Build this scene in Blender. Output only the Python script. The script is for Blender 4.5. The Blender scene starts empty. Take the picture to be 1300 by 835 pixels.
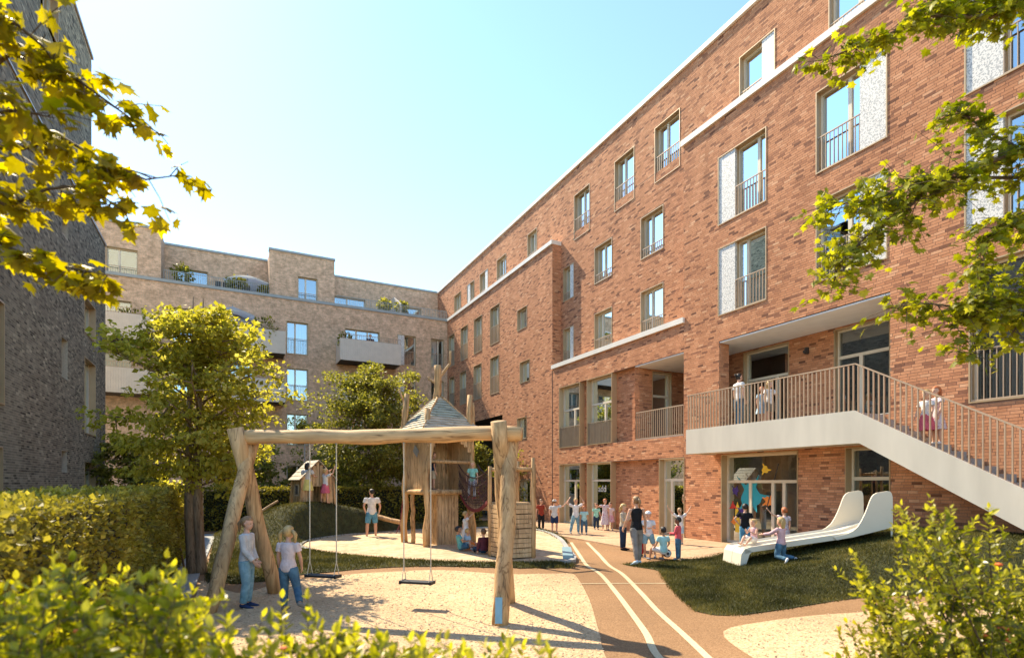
import bpy, bmesh, math, random
import numpy as np
from mathutils import Vector, Matrix, noise

random.seed(7)
RNG = np.random.default_rng(7)
SC = bpy.context.scene
COL = SC.collection
PI = math.pi
# ------------------------------------------------------------------ camera
CS, CC = 0.4533, 0.8913          # heading of the camera (sin, cos), axes follow the buildings
FPX = 702.0                      # focal length in photo pixels, horizon at row 613
YAW = math.atan2(CS, CC)
cam_data = bpy.data.cameras.new("camera")
cam = bpy.data.objects.new("camera", cam_data)
COL.objects.link(cam)
cam.location = (0, 0, 2.0)
cam.rotation_euler = (PI / 2, 0, -YAW)
cam_data.sensor_width = 36.0
cam_data.lens = FPX / 1300 * 36
cam_data.shift_y = 195.5 / 1300
cam_data.clip_start = 0.05
cam_data.clip_end = 3000
cam_data.dof.use_dof = True
cam_data.dof.focus_distance = 13.0
cam_data.dof.aperture_fstop = 1.5
SC.camera = cam
# ------------------------------------------------------------------ light
TRAVEL = Vector((0.27, -1.0, -1.08)).normalized()      # direction the sunlight travels
world = bpy.data.worlds.new("World")
SC.world = world
world.use_nodes = True
wn, wl = world.node_tree.nodes, world.node_tree.links
sky = wn.new("ShaderNodeTexSky")
sky.sky_type = 'NISHITA'
sky.sun_disc = False
TS = -TRAVEL
sky.sun_elevation = math.asin(TS.z)
sky.sun_rotation = math.atan2(TS.x, TS.y)
sky.air_density = 1.15
sky.dust_density = 0.12
sky.ozone_density = 1.0
bg = wn["Background"]
bg.inputs[1].default_value = 0.142
tint = wn.new("ShaderNodeMixRGB"); tint.blend_type = 'MULTIPLY'; tint.inputs[0].default_value = 1
tint.inputs[2].default_value = (.87, .955, .98, 1)
wl.new(sky.outputs[0], tint.inputs[1]); wl.new(tint.outputs[0], bg.inputs[0])
sd = bpy.data.lights.new("sun", 'SUN')
sd.energy = 4.2
sd.angle = math.radians(0.55)
sd.color = (1.0, 0.85, 0.62)
sun = bpy.data.objects.new("sun", sd)
COL.objects.link(sun)
sun.rotation_euler = TRAVEL.to_track_quat('-Z', 'Y').to_euler()
sun.location = (-10, 40, 45)
SC.view_settings.view_transform = 'Standard'
SC.view_settings.look = 'None'
SC.view_settings.exposure = 1.3
SC.view_settings.gamma = 1.0
SC.cycles.use_denoising = True
SC.cycles.max_bounces = 8
SC.cycles.transparent_max_bounces = 12
SC.cycles.diffuse_bounces = 4
SC.cycles.caustics_reflective = False
SC.cycles.caustics_refractive = False

# ------------------------------------------------------------------ geometry of the view
def W(px, d):                      # photo column and distance -> ground position
    a = (px - 650) / FPX
    return ((a * CC + CS) * d, (-a * CS + CC) * d)
def gp(px, py, z=0.0):             # photo pixel on a plane of height z
    d = (2 - z) * FPX / (py - 613)
    x, y = W(px, d)
    return (x, y)
def cw(x, d):                      # camera-aligned (right, ahead) -> world
    return (x * CC + d * CS, -x * CS + d * CC)

# ------------------------------------------------------------------ materials
MATS = {}
def new_mat(name):
    m = bpy.data.materials.new(name)
    m.use_nodes = True
    MATS[name] = m
    nt = m.node_tree
    return m, nt.nodes, nt.links, nt.nodes["Principled BSDF"]
def nd(n, t, **k):
    o = n.new(t)
    for a, b in k.items():
        setattr(o, a, b)
    return o
def ramp(n, stops, interp='LINEAR'):
    r = n.new("ShaderNodeValToRGB")
    r.color_ramp.interpolation = interp
    e = r.color_ramp.elements
    while len(e) < len(stops):
        e.new(0.5)
    for i, (p, c) in enumerate(stops):
        e[i].position = p
        e[i].color = (c[0], c[1], c[2], 1)
    return r
def rich(name, c, rough=0.6, var=0.18, scale=8.0, bump=0.15, bscale=60.0, metal=0.0, spec=0.4, stretch=None, c2=None, dist=0.02):
    """a plain colour with procedural variation and relief"""
    m, n, l, b = new_mat(name)
    tc = n.new("ShaderNodeTexCoord")
    mp = n.new("ShaderNodeMapping")
    if stretch: mp.inputs['Scale'].default_value = stretch
    l.new(tc.outputs['Object'], mp.inputs[0])
    nz = nd(n, "ShaderNodeTexNoise"); nz.inputs['Scale'].default_value = scale; nz.inputs['Detail'].default_value = 6
    l.new(mp.outputs[0], nz.inputs[0])
    a = tuple(max(0, x * (1 - var)) for x in c); d = tuple(min(1, x * (1 + var)) for x in (c2 or c))
    r = ramp(n, [(0.3, a), (0.7, d)])
    l.new(nz.outputs[0], r.inputs[0]); l.new(r.outputs[0], b.inputs['Base Color'])
    b.inputs['Roughness'].default_value = rough; b.inputs['Metallic'].default_value = metal
    b.inputs['Specular IOR Level'].default_value = spec
    if bump:
        n2 = nd(n, "ShaderNodeTexNoise"); n2.inputs['Scale'].default_value = bscale; n2.inputs['Detail'].default_value = 4
        l.new(mp.outputs[0], n2.inputs[0])
        bp = n.new("ShaderNodeBump"); bp.inputs['Strength'].default_value = bump; bp.inputs['Distance'].default_value = dist
        l.new(n2.outputs[0], bp.inputs['Height']); l.new(bp.outputs[0], b.inputs['Normal'])
    return m
def brick_mat(name, stops, rough=0.85):
    m, n, l, b = new_mat(name)
    at = nd(n, "ShaderNodeAttribute", attribute_name="bcol")
    r = ramp(n, stops)
    l.new(at.outputs['Fac'], r.inputs[0])
    geo = n.new("ShaderNodeNewGeometry")
    nz = nd(n, "ShaderNodeTexNoise"); nz.inputs['Scale'].default_value = 22; nz.inputs['Detail'].default_value = 8; nz.inputs['Roughness'].default_value = .7
    l.new(geo.outputs['Position'], nz.inputs[0])
    n3 = nd(n, "ShaderNodeTexNoise"); n3.inputs['Scale'].default_value = 1.1; n3.inputs['Detail'].default_value = 6; n3.inputs['Roughness'].default_value = .65
    ms_ = n.new("ShaderNodeMapping"); ms_.inputs['Scale'].default_value = (1, 1, .28); l.new(geo.outputs['Position'], ms_.inputs[0]); l.new(ms_.outputs[0], n3.inputs[0])
    r2 = ramp(n, [(0.25, (.84, .83, .82)), (0.75, (1.15, 1.15, 1.15))])
    l.new(nz.outputs[0], r2.inputs[0])
    r3 = ramp(n, [(0.3, (.80, .78, .77)), (0.7, (1.1, 1.1, 1.1))])
    l.new(n3.outputs[0], r3.inputs[0])
    mx = nd(n, "ShaderNodeMixRGB", blend_type='MULTIPLY'); mx.inputs[0].default_value = 1
    l.new(r.outputs[0], mx.inputs[1]); l.new(r2.outputs[0], mx.inputs[2])
    my = nd(n, "ShaderNodeMixRGB", blend_type='MULTIPLY'); my.inputs[0].default_value = 1
    l.new(mx.outputs[0], my.inputs[1]); l.new(r3.outputs[0], my.inputs[2])
    l.new(my.outputs[0], b.inputs['Base Color'])
    b.inputs['Roughness'].default_value = rough
    b.inputs['Specular IOR Level'].default_value = .2
    n2 = nd(n, "ShaderNodeTexNoise"); n2.inputs['Scale'].default_value = 45; n2.inputs['Detail'].default_value = 5
    l.new(geo.outputs['Position'], n2.inputs[0])
    bp = n.new("ShaderNodeBump"); bp.inputs['Strength'].default_value = .14; bp.inputs['Distance'].default_value = .003
    l.new(n2.outputs[0], bp.inputs['Height']); l.new(bp.outputs[0], b.inputs['Normal'])
    return m
def far_brick_mat(name, c1, c2, mortar, axis):
    m, n, l, b = new_mat(name)
    geo = n.new("ShaderNodeNewGeometry"); sx = n.new("ShaderNodeSeparateXYZ"); cx = n.new("ShaderNodeCombineXYZ")
    l.new(geo.outputs['Position'], sx.inputs[0])
    l.new(sx.outputs[0 if axis == 'y' else 1], cx.inputs[0]); l.new(sx.outputs[2], cx.inputs[1])
    bt = n.new("ShaderNodeTexBrick")
    bt.inputs['Scale'].default_value = 1
    bt.inputs['Brick Width'].default_value = .225; bt.inputs['Row Height'].default_value = .07
    bt.inputs['Mortar Size'].default_value = .007; bt.inputs['Bias'].default_value = 0
    bt.inputs['Color1'].default_value = (*c1, 1); bt.inputs['Color2'].default_value = (*c2, 1); bt.inputs['Mortar'].default_value = (*mortar, 1)
    l.new(cx.outputs[0], bt.inputs[0])
    nz = nd(n, "ShaderNodeTexNoise"); nz.inputs['Scale'].default_value = 3.2; nz.inputs['Detail'].default_value = 6; nz.inputs['Roughness'].default_value = .75
    l.new(geo.outputs['Position'], nz.inputs[0])
    r2 = ramp(n, [(0.35, (.7, .68, .66)), (0.65, (1.25, 1.25, 1.25))]); l.new(nz.outputs[0], r2.inputs[0])
    mx = nd(n, "ShaderNodeMixRGB", blend_type='MULTIPLY'); mx.inputs[0].default_value = 1
    l.new(bt.outputs[0], mx.inputs[1]); l.new(r2.outputs[0], mx.inputs[2]); l.new(mx.outputs[0], b.inputs['Base Color'])
    b.inputs['Roughness'].default_value = .85; b.inputs['Specular IOR Level'].default_value = .2
    bp = n.new("ShaderNodeBump"); bp.inputs['Strength'].default_value = .6; bp.inputs['Distance'].default_value = .01; bp.invert = True
    l.new(bt.outputs['Fac'], bp.inputs['Height']); l.new(bp.outputs[0], b.inputs['Normal'])
    return m
def glass_mat(name, tint, refl=.35):
    m, n, l, b = new_mat(name)
    n.remove(b)
    out = n["Material Output"]
    tr = n.new("ShaderNodeBsdfTransparent"); tr.inputs[0].default_value = (*tint, 1)
    gl = n.new("ShaderNodeBsdfGlossy"); gl.inputs['Roughness'].default_value = .015; gl.inputs[0].default_value = (.82, .93, .97, 1)
    geo = n.new("ShaderNodeNewGeometry")
    nz = nd(n, "ShaderNodeTexNoise"); nz.inputs['Scale'].default_value = .6; l.new(geo.outputs['Position'], nz.inputs[0])
    bp = n.new("ShaderNodeBump"); bp.inputs['Strength'].default_value = .12; bp.inputs['Distance'].default_value = .02
    l.new(nz.outputs[0], bp.inputs['Height']); l.new(bp.outputs[0], gl.inputs['Normal'])
    fr = n.new("ShaderNodeFresnel"); fr.inputs[0].default_value = 1.5
    ad = nd(n, "ShaderNodeMath", operation='ADD'); ad.inputs[1].default_value = refl; ad.use_clamp = True
    l.new(fr.outputs[0], ad.inputs[0])
    mx = n.new("ShaderNodeMixShader"); l.new(ad.outputs[0], mx.inputs[0]); l.new(tr.outputs[0], mx.inputs[1]); l.new(gl.outputs[0], mx.inputs[2])
    l.new(mx.outputs[0], out.inputs[0])
    return m
def leaf_mat(name, stops, trans=.5, rough=.35, spec=.5):
    m, n, l, b = new_mat(name)
    at = nd(n, "ShaderNodeAttribute", attribute_name="bcol")
    r = ramp(n, stops); l.new(at.outputs['Fac'], r.inputs[0])
    geo = n.new("ShaderNodeNewGeometry")
    nz = nd(n, "ShaderNodeTexNoise"); nz.inputs['Scale'].default_value = 30; l.new(geo.outputs['Position'], nz.inputs[0])
    r2 = ramp(n, [(.3, (.85, .85, .85)), (.7, (1.12, 1.12, 1.12))]); l.new(nz.outputs[0], r2.inputs[0])
    mx = nd(n, "ShaderNodeMixRGB", blend_type='MULTIPLY'); mx.inputs[0].default_value = 1
    l.new(r.outputs[0], mx.inputs[1]); l.new(r2.outputs[0], mx.inputs[2])
    l.new(mx.outputs[0], b.inputs['Base Color'])
    b.inputs['Roughness'].default_value = rough; b.inputs['Specular IOR Level'].default_value = spec
    tl = n.new("ShaderNodeBsdfTranslucent")
    hs = n.new("ShaderNodeHueSaturation"); hs.inputs['Value'].default_value = 1.7; hs.inputs['Saturation'].default_value = 1.1
    l.new(mx.outputs[0], hs.inputs['Color']); l.new(hs.outputs[0], tl.inputs[0])
    ms = n.new("ShaderNodeMixShader"); ms.inputs[0].default_value = trans
    out = n["Material Output"]
    l.new(b.outputs[0], ms.inputs[1]); l.new(tl.outputs[0], ms.inputs[2]); l.new(ms.outputs[0], out.inputs[0])
    return m
def wood_mat(name, c, c2, scale=3.0, stretch=(1, 1, .12), bump=.7, rot=0):
    m, n, l, b = new_mat(name)
    tc = n.new("ShaderNodeTexCoord"); mp = n.new("ShaderNodeMapping"); mp.inputs['Scale'].default_value = stretch
    m0 = n.new("ShaderNodeMapping"); m0.inputs['Rotation'].default_value = (0, 0, rot); l.new(tc.outputs['Object'], m0.inputs[0])
    l.new(m0.outputs[0], mp.inputs[0])
    nz = nd(n, "ShaderNodeTexNoise"); nz.inputs['Scale'].default_value = scale * 6; nz.inputs['Detail'].default_value = 8; nz.inputs['Roughness'].default_value = .65; nz.inputs['Distortion'].default_value = .6
    l.new(mp.outputs[0], nz.inputs[0])
    r = ramp(n, [(.30, tuple(x * .28 for x in c)), (.385, tuple(x * .85 for x in c)), (.45, c), (.75, c2)]); l.new(nz.outputs[0], r.inputs[0])
    n2 = nd(n, "ShaderNodeTexNoise"); n2.inputs['Scale'].default_value = 1.7; l.new(tc.outputs['Object'], n2.inputs[0])
    r2 = ramp(n, [(.3, (.78, .78, .8)), (.7, (1.15, 1.12, 1.08))]); l.new(n2.outputs[0], r2.inputs[0])
    mx = nd(n, "ShaderNodeMixRGB", blend_type='MULTIPLY'); mx.inputs[0].default_value = 1
    l.new(r.outputs[0], mx.inputs[1]); l.new(r2.outputs[0], mx.inputs[2])
    # long drying cracks: thin contour lines of a stretched noise
    nk = nd(n, "ShaderNodeTexNoise"); nk.inputs['Scale'].default_value = scale * 2.6; nk.inputs['Detail'].default_value = 3; nk.inputs['Distortion'].default_value = .4
    l.new(mp.outputs[0], nk.inputs[0]); rk = ramp(n, [(.482, (1, 1, 1)), (.497, (.22, .15, .1)), (.503, (.22, .15, .1)), (.518, (1, 1, 1))]); l.new(nk.outputs[0], rk.inputs[0])
    mk = nd(n, "ShaderNodeMixRGB", blend_type='MULTIPLY'); mk.inputs[0].default_value = .62; l.new(mx.outputs[0], mk.inputs[1]); l.new(rk.outputs[0], mk.inputs[2])
    l.new(mk.outputs[0], b.inputs['Base Color'])
    b.inputs['Roughness'].default_value = .75; b.inputs['Specular IOR Level'].default_value = .25
    bp = n.new("ShaderNodeBump"); bp.inputs['Strength'].default_value = bump; bp.inputs['Distance'].default_value = .02
    l.new(nz.outputs[0], bp.inputs['Height']); l.new(bp.outputs[0], b.inputs['Normal'])
    return m
def ground_mat(name, stops, scale, bump=.6, bdist=.02, big=.35, rough=.9, hollow=0):
    m, n, l, b = new_mat(name)
    geo = n.new("ShaderNodeNewGeometry")
    vo = n.new("ShaderNodeTexVoronoi"); vo.inputs['Scale'].default_value = scale; l.new(geo.outputs['Position'], vo.inputs[0])
    nz = nd(n, "ShaderNodeTexNoise"); nz.inputs['Scale'].default_value = scale * .9; nz.inputs['Detail'].default_value = 5; l.new(geo.outputs['Position'], nz.inputs[0])
    sp = n.new("ShaderNodeSeparateColor")
    l.new(vo.outputs['Color'], sp.inputs[0])
    mi = nd(n, "ShaderNodeMixRGB", blend_type='MIX'); mi.inputs[0].default_value = .5
    l.new(sp.outputs[0], mi.inputs[1]); l.new(nz.outputs[0], mi.inputs[2])
    r = ramp(n, stops); l.new(mi.outputs[0], r.inputs[0])
    n2 = nd(n, "ShaderNodeTexNoise"); n2.inputs['Scale'].default_value = big; n2.inputs['Detail'].default_value = 6; l.new(geo.outputs['Position'], n2.inputs[0])
    r2 = ramp(n, [(.3, (.78, .77, .76)), (.7, (1.12, 1.12, 1.12))]); l.new(n2.outputs[0], r2.inputs[0])
    mx = nd(n, "ShaderNodeMixRGB", blend_type='MULTIPLY'); mx.inputs[0].default_value = 1
    l.new(r.outputs[0], mx.inputs[1]); l.new(r2.outputs[0], mx.inputs[2]); l.new(mx.outputs[0], b.inputs['Base Color'])
    b.inputs['Roughness'].default_value = rough; b.inputs['Specular IOR Level'].default_value = .2
    bp = n.new("ShaderNodeBump"); bp.inputs['Strength'].default_value = bump; bp.inputs['Distance'].default_value = bdist
    l.new(mi.outputs[0], bp.inputs['Height'])
    if hollow:     # footprints and shallow hollows
        n4 = nd(n, "ShaderNodeTexNoise"); n4.inputs['Scale'].default_value = 3.2; n4.inputs['Detail'].default_value = 5; n4.inputs['Roughness'].default_value = .6; l.new(geo.outputs['Position'], n4.inputs[0])
        b4 = n.new("ShaderNodeBump"); b4.inputs['Strength'].default_value = hollow; b4.inputs['Distance'].default_value = .12
        l.new(n4.outputs[0], b4.inputs['Height']); l.new(b4.outputs[0], bp.inputs['Normal'])
    l.new(bp.outputs[0], b.inputs['Normal'])
    return m

M = MATS
brick_mat('red_brick', [(0, (.20, .09, .055)), (.14, (.37, .165, .092)), (.4, (.57, .26, .132)), (.75, (.66, .32, .17)), (1, (.74, .43, .25))])
brick_mat('dark_brick', [(0, (.09, .082, .06)), (.45, (.25, .228, .165)), (.8, (.38, .345, .245)), (1, (.50, .45, .32))], .9)
rich('mortar', (.27, .165, .115), .95, .12, 20, .3, 80)
rich('grey_mortar', (.52, .46, .36), .95, .15, 20, .3, 80)
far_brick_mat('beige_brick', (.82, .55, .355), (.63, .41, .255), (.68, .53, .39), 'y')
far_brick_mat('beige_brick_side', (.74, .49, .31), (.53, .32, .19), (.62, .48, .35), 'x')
rich('cream_coping', (.78, .74, .66), .5, .05, 2, .03, 30)
rich('fascia_concrete', (.60, .565, .48), .55, .09, 2.2, .05, 30, stretch=(1, 1, .22))
rich('white_render', (.80, .78, .75), .8, .05, 3, .1, 50)
rich('grey_coping', (.36, .39, .38), .5, .08, 3, .03, 30)
rich('champagne_metal', (.50, .36, .21), .42, .06, 3, .02, 30, metal=.25)
rich('pale_frame', (.74, .66, .52), .45, .05, 3, .02, 30)
rich('bronze_metal', (.40, .32, .235), .42, .07, 3, .02, 30, metal=.3)
rich('railing_metal', (.50, .37, .255), .45, .06, 3, .02, 30, metal=.2)
rich('balcony_panel_metal', (.70, .62, .52), .5, .05, 3, .03, 30, metal=.1)
rich('dark_room', (.10, .09, .08), .9, .4, .9, 0)
rich('warm_room', (.55, .48, .40), .9, .4, 1.2, 0)
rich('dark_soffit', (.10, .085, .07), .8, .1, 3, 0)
rich('dark_metal', (.05, .05, .05), .5, .1, 4, .02)
rich('grey_metal', (.3, .32, .33), .45, .1, 4, .02, metal=.4)
rich('curtain_white', (.75, .78, .78), .9, .07, 2, .6, 7, stretch=(1, 1, .02), dist=.06)
rich('curtain_blue', (.10, .17, .24), .9, .15, 2, .8, 7, stretch=(1, 1, .02), dist=.06)
glass_mat('window_glass', (.75, .85, .88), .22)
glass_mat('sky_glass', (.45, .75, .85), .45)
glass_mat('shop_glass', (.8, .83, .83), .06)
def panel_mat():
    m, n, l, b = new_mat('perforated_panel')
    geo = n.new("ShaderNodeNewGeometry")
    vo = n.new("ShaderNodeTexVoronoi"); vo.inputs['Scale'].default_value = 24; l.new(geo.outputs['Position'], vo.inputs[0])
    nz = nd(n, "ShaderNodeTexNoise"); nz.inputs['Scale'].default_value = 30; nz.inputs['Detail'].default_value = 2; l.new(geo.outputs['Position'], nz.inputs[0])
    r = ramp(n, [(.43, (.42, .42, .40)), (.50, (.78, .75, .69))]); l.new(nz.outputs[0], r.inputs[0])
    l.new(r.outputs[0], b.inputs['Base Color']); b.inputs['Roughness'].default_value = .5
panel_mat()
def canopy_mat():
    m, n, l, b = new_mat('canopy_cloth'); b.inputs['Base Color'].default_value = (.8, .8, .78, 1); b.inputs['Roughness'].default_value = .9
    t = n.new("ShaderNodeBsdfTranslucent"); t.inputs[0].default_value = (.85, .85, .82, 1); x = n.new("ShaderNodeMixShader"); x.inputs[0].default_value = .6
    l.new(b.outputs[0], x.inputs[1]); l.new(t.outputs[0], x.inputs[2]); l.new(x.outputs[0], n["Material Output"].inputs[0])
canopy_mat()
GREENS = {
 'maple': [(0, (.10, .125, .012)), (.5, (.25, .26, .024)), (1, (.46, .43, .05))],
 'gold': [(0, (.12, .105, .010)), (.5, (.27, .225, .018)), (1, (.46, .385, .04))],
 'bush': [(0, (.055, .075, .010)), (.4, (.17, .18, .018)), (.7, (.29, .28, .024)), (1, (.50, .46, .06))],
 'hedge': [(0, (.10, .09, .016)), (.5, (.24, .21, .032)), (1, (.46, .39, .08))],
 'dark': [(0, (.08, .085, .016)), (.5, (.21, .205, .035)), (1, (.42, .38, .08))],
 'young': [(0, (.15, .145, .02)), (.5, (.32, .295, .042)), (1, (.50, .45, .11))],
 'grass': [(0, (.03, .032, .008)), (.5, (.085, .08, .018)), (1, (.24, .20, .06))]}
leaf_mat('maple_leaf', GREENS['maple'], .5, .5, .3)
leaf_mat('gold_leaf', GREENS['gold'], .6, .5, .3)
leaf_mat('bush_leaf', GREENS['bush'], .5, .32, .45)
leaf_mat('hedge_leaf', GREENS['hedge'], .4, .5, .3)
leaf_mat('tree_leaf', GREENS['dark'], .45, .5, .3)
leaf_mat('young_leaf', GREENS['young'], .58, .5, .3)
leaf_mat('grass_blade', GREENS['grass'], .25, .6, .2)
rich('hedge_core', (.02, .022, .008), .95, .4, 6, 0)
rich('turf', (.05, .052, .016), .95, .4, 5, .6, 60)
wood_mat('bark', (.20, .14, .085), (.33, .25, .17))
rich('twig', (.11, .075, .045), .9, .2, 8, .1)
wood_mat('robinia_log', (.50, .31, .145), (.76, .51, .27), 2.2, (1, 1, .07), .9)
wood_mat('robinia_beam', (.58, .37, .18), (.82, .57, .31), 2.2, (.06, 1, 1), .8, rot=math.radians(41.2))
wood_mat('plank_wood', (.54, .36, .19), (.78, .56, .33), 2.5, (1, 1, .12), .5)
wood_mat('roof_wood', (.52, .45, .34), (.78, .70, .56), 2.5, (.15, 1, 1), .5)
wood_mat('green_roof_wood', (.38, .41, .33), (.60, .62, .50), 2.5, (.15, 1, 1), .5)
ground_mat('gravel', [(.1, (.37, .235, .125)), (.45, (.57, .395, .225)), (.9, (.73, .54, .33))], 42, .8, .025, hollow=.4)
ground_mat('rubber', [(.1, (.165, .09, .044)), (.5, (.29, .167, .083)), (.9, (.39, .24, .125))], 75, .5, .012)
ground_mat('plaza_paving', [(.1, (.38, .245, .145)), (.5, (.48, .325, .205)), (.9, (.56, .40, .26))], 14, .25, .01)
ground_mat('sand', [(.1, (.44, .32, .19)), (.5, (.58, .43, .27)), (.9, (.68, .53, .35))], 7, .6, .05, .6, hollow=.8)
ground_mat('soil', [(.1, (.12, .085, .05)), (.5, (.2, .145, .09)), (.9, (.3, .23, .15))], 12, .5, .03)
ground_mat('line_paint', [(.1, (.48, .40, .25)), (.5, (.60, .505, .325)), (.9, (.66, .565, .38))], 60, .3, .006)
ground_mat('kerb_stone', [(.1, (.30, .31, .31)), (.5, (.38, .39, .38)), (.9, (.46, .46, .44))], 50, .3, .006)
rich('slide_white', (.68, .62, .50), .35, .04, 1.5, .02, 20)
rich('slide_groove', (.22, .36, .42), .4, .05, 3, 0)
rich('swing_rubber', (.018, .02, .022), .6, .2, 9, .1)
rich('rope', (.68, .60, .46), .8, .15, 60, .5, 150)
rich('red_rope', (.16, .02, .025), .7, .2, 40, .3)
rich('dark_rope', (.07, .035, .03), .8, .2, 40, .3)
rich('blue_paint', (.22, .42, .52), .6, .1, 9, .1)

# ------------------------------------------------------------------ mesh building
class MB:
    """collects shapes and links them as ONE mesh object"""
    def __init__(s, fr=None): s.v = []; s.f = []; s.fr = fr; s.fc = []; s.smooth = False
    def add(s, vs, fs, col=None):
        o = len(s.v)
        if s.fr: vs = [s.fr(*p) for p in vs]
        s.v += [tuple(p) for p in vs]
        if s.fr and s.fr.flip: s.f += [tuple(o + i for i in reversed(f)) for f in fs]
        else: s.f += [tuple(o + i for i in f) for f in fs]
        if col is not None: s.fc += [col] * len(vs)
        return s
    def box(s, x0, x1, y0, y1, z0, z1, col=None):
        if x1 < x0: x0, x1 = x1, x0
        if y1 < y0: y0, y1 = y1, y0
        if z1 < z0: z0, z1 = z1, z0
        v = [(x0, y0, z0), (x1, y0, z0), (x1, y1, z0), (x0, y1, z0), (x0, y0, z1), (x1, y0, z1), (x1, y1, z1), (x0, y1, z1)]
        return s.add(v, [(3, 2, 1, 0), (4, 5, 6, 7), (0, 1, 5, 4), (1, 2, 6, 5), (2, 3, 7, 6), (3, 0, 4, 7)], col)
    def quad(s, a, b, c, d): return s.add([a, b, c, d], [(0, 1, 2, 3)])
    def obox(s, a, b, w, h, up=(0, 0, 1)):
        """a bar from a to b, w wide across, h high along up"""
        a = Vector(a); b = Vector(b); t = (b - a).normalized(); up = Vector(up)
        sd_ = t.cross(up)
        if sd_.length < 1e-4: sd_ = t.cross(Vector((1, 0, 0)))
        sd_.normalize(); u = sd_.cross(t).normalized()
        sd_ *= w / 2; u *= h / 2
        v = [a - sd_ - u, a + sd_ - u, a + sd_ + u, a - sd_ + u, b - sd_ - u, b + sd_ - u, b + sd_ + u, b - sd_ + u]
        return s.add(v, [(0, 1, 2, 3), (7, 6, 5, 4), (0, 4, 5, 1), (1, 5, 6, 2), (2, 6, 7, 3), (3, 7, 4, 0)])
    def tube(s, pts, rad, n=8, wob=0.0, seed=0, ell=None, side=None):
        pts = [Vector(p) for p in pts]
        if not hasattr(rad, '__len__'): rad = [rad] * len(pts)
        rs = random.Random(seed); o = []; vs = []; fs = []
        ref = None
        for i, p in enumerate(pts):
            t = (pts[min(i + 1, len(pts) - 1)] - pts[max(i - 1, 0)]).normalized()
            if ref is None:
                if side is not None: ref = Vector(side)
                else: ref = Vector((0, 0, 1)) if abs(t.z) < .9 else Vector((1, 0, 0))
            a = ref - t * ref.dot(t)
            if a.length < 1e-5: a = t.orthogonal()
            a.normalize(); ref = a
            b = t.cross(a)
            r = rad[i]
            ra, rb = (r if isinstance(r, tuple) else (r, r))
            for k in range(n):
                an = 2 * PI * k / n
                w_ = 1 + wob * (rs.random() - .5) * 2 if wob else 1
                vs.append(p + a * (math.cos(an) * ra * w_) + b * (math.sin(an) * rb * w_))
        for i in range(len(pts) - 1):
            for k in range(n):
                k2 = (k + 1) % n
                fs.append((i * n + k, i * n + k2, (i + 1) * n + k2, (i + 1) * n + k))
        fs.append(tuple(reversed(range(n)))); fs.append(tuple((len(pts) - 1) * n + k for k in range(n)))
        return s.add(vs, fs)
    def ball(s, c, r, sub=8, rot=None):
        r = r if hasattr(r, '__len__') else (r, r, r)
        vs = []; fs = []; n = sub * 2
        for i in range(1, sub):
            th = PI * i / sub
            for k in range(n):
                ph = 2 * PI * k / n
                p = Vector((math.sin(th) * math.cos(ph) * r[0], math.sin(th) * math.sin(ph) * r[1], math.cos(th) * r[2]))
                if rot: p = rot @ p
                vs.append(p + Vector(c))
        top = Vector((0, 0, r[2])); bot = Vector((0, 0, -r[2]))
        if rot: top = rot @ top; bot = rot @ bot
        vs += [top + Vector(c), bot + Vector(c)]
        for i in range(sub - 2):
            for k in range(n):
                k2 = (k + 1) % n
                fs.append((i * n + k, (i + 1) * n + k, (i + 1) * n + k2, i * n + k2))
        for k in range(n):
            k2 = (k + 1) % n
            fs.append((len(vs) - 2, k, k2)); fs.append((len(vs) - 1, (sub - 2) * n + k2, (sub - 2) * n + k))
        return s.add(vs, fs)
    def mesh(s, name, off=(0, 0, 0)):
        me = bpy.data.meshes.new(name)
        ox, oy, oz = off
        me.from_pydata([(x - ox, y - oy, z - oz) for x, y, z in s.v], [], s.f)
        if s.smooth: me.polygons.foreach_set('use_smooth', [True] * len(me.polygons))
        if s.fc:
            at = me.attributes.new('bcol', 'FLOAT', 'POINT'); at.data.foreach_set('value', s.fc)
        me.update()
        return me
    def build(s, name, mat, parent=None, **k):
        o = link(name, s.mesh(name, origin(parent)), mat, parent)
        tag(o, **k)
        return o
ORG = {}
def origin(p): return ORG.get(p.name, (0, 0, 0)) if p else (0, 0, 0)
def link(name, me, mat=None, parent=None, loc=None):
    o = bpy.data.objects.new(name, me); COL.objects.link(o)
    if mat is not None and me is not None and not len(me.materials): me.materials.append(M[mat] if isinstance(mat, str) else mat)
    if parent: o.parent = parent; ORG[o.name] = origin(parent)
    if loc: o.location = loc
    return o
def tag(o, label=None, cat=None, group=None, kind=None):
    if label: o['label'] = label
    if cat: o['category'] = cat
    if group: o['group'] = group
    if kind: o['kind'] = kind
def thing(name, label, cat, loc=(0, 0, 0), group=None, rz=0.0):
    o = bpy.data.objects.new(name, None); COL.objects.link(o)
    o.location = loc; o.rotation_euler = (0, 0, rz); o.empty_display_size = .3
    ORG[o.name] = tuple(loc) if not rz else (0, 0, 0)
    tag(o, label, cat, group)
    return o
def fx(c):      # wall plane X=c looking to -X : u along Y, n outward
    f = lambda u, n, z: (c - n, u, z)
    def g(u, n, z): return (c - n, u, z)
    g.flip = False; return g
def fy(c):      # wall plane Y=c looking to -Y
    def g(u, n, z): return (u, c - n, z)
    g.flip = True; return g
def fX(c):      # wall plane X=c looking to +X
    def g(u, n, z): return (c + n, u, z)
    g.flip = True; return g
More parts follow.
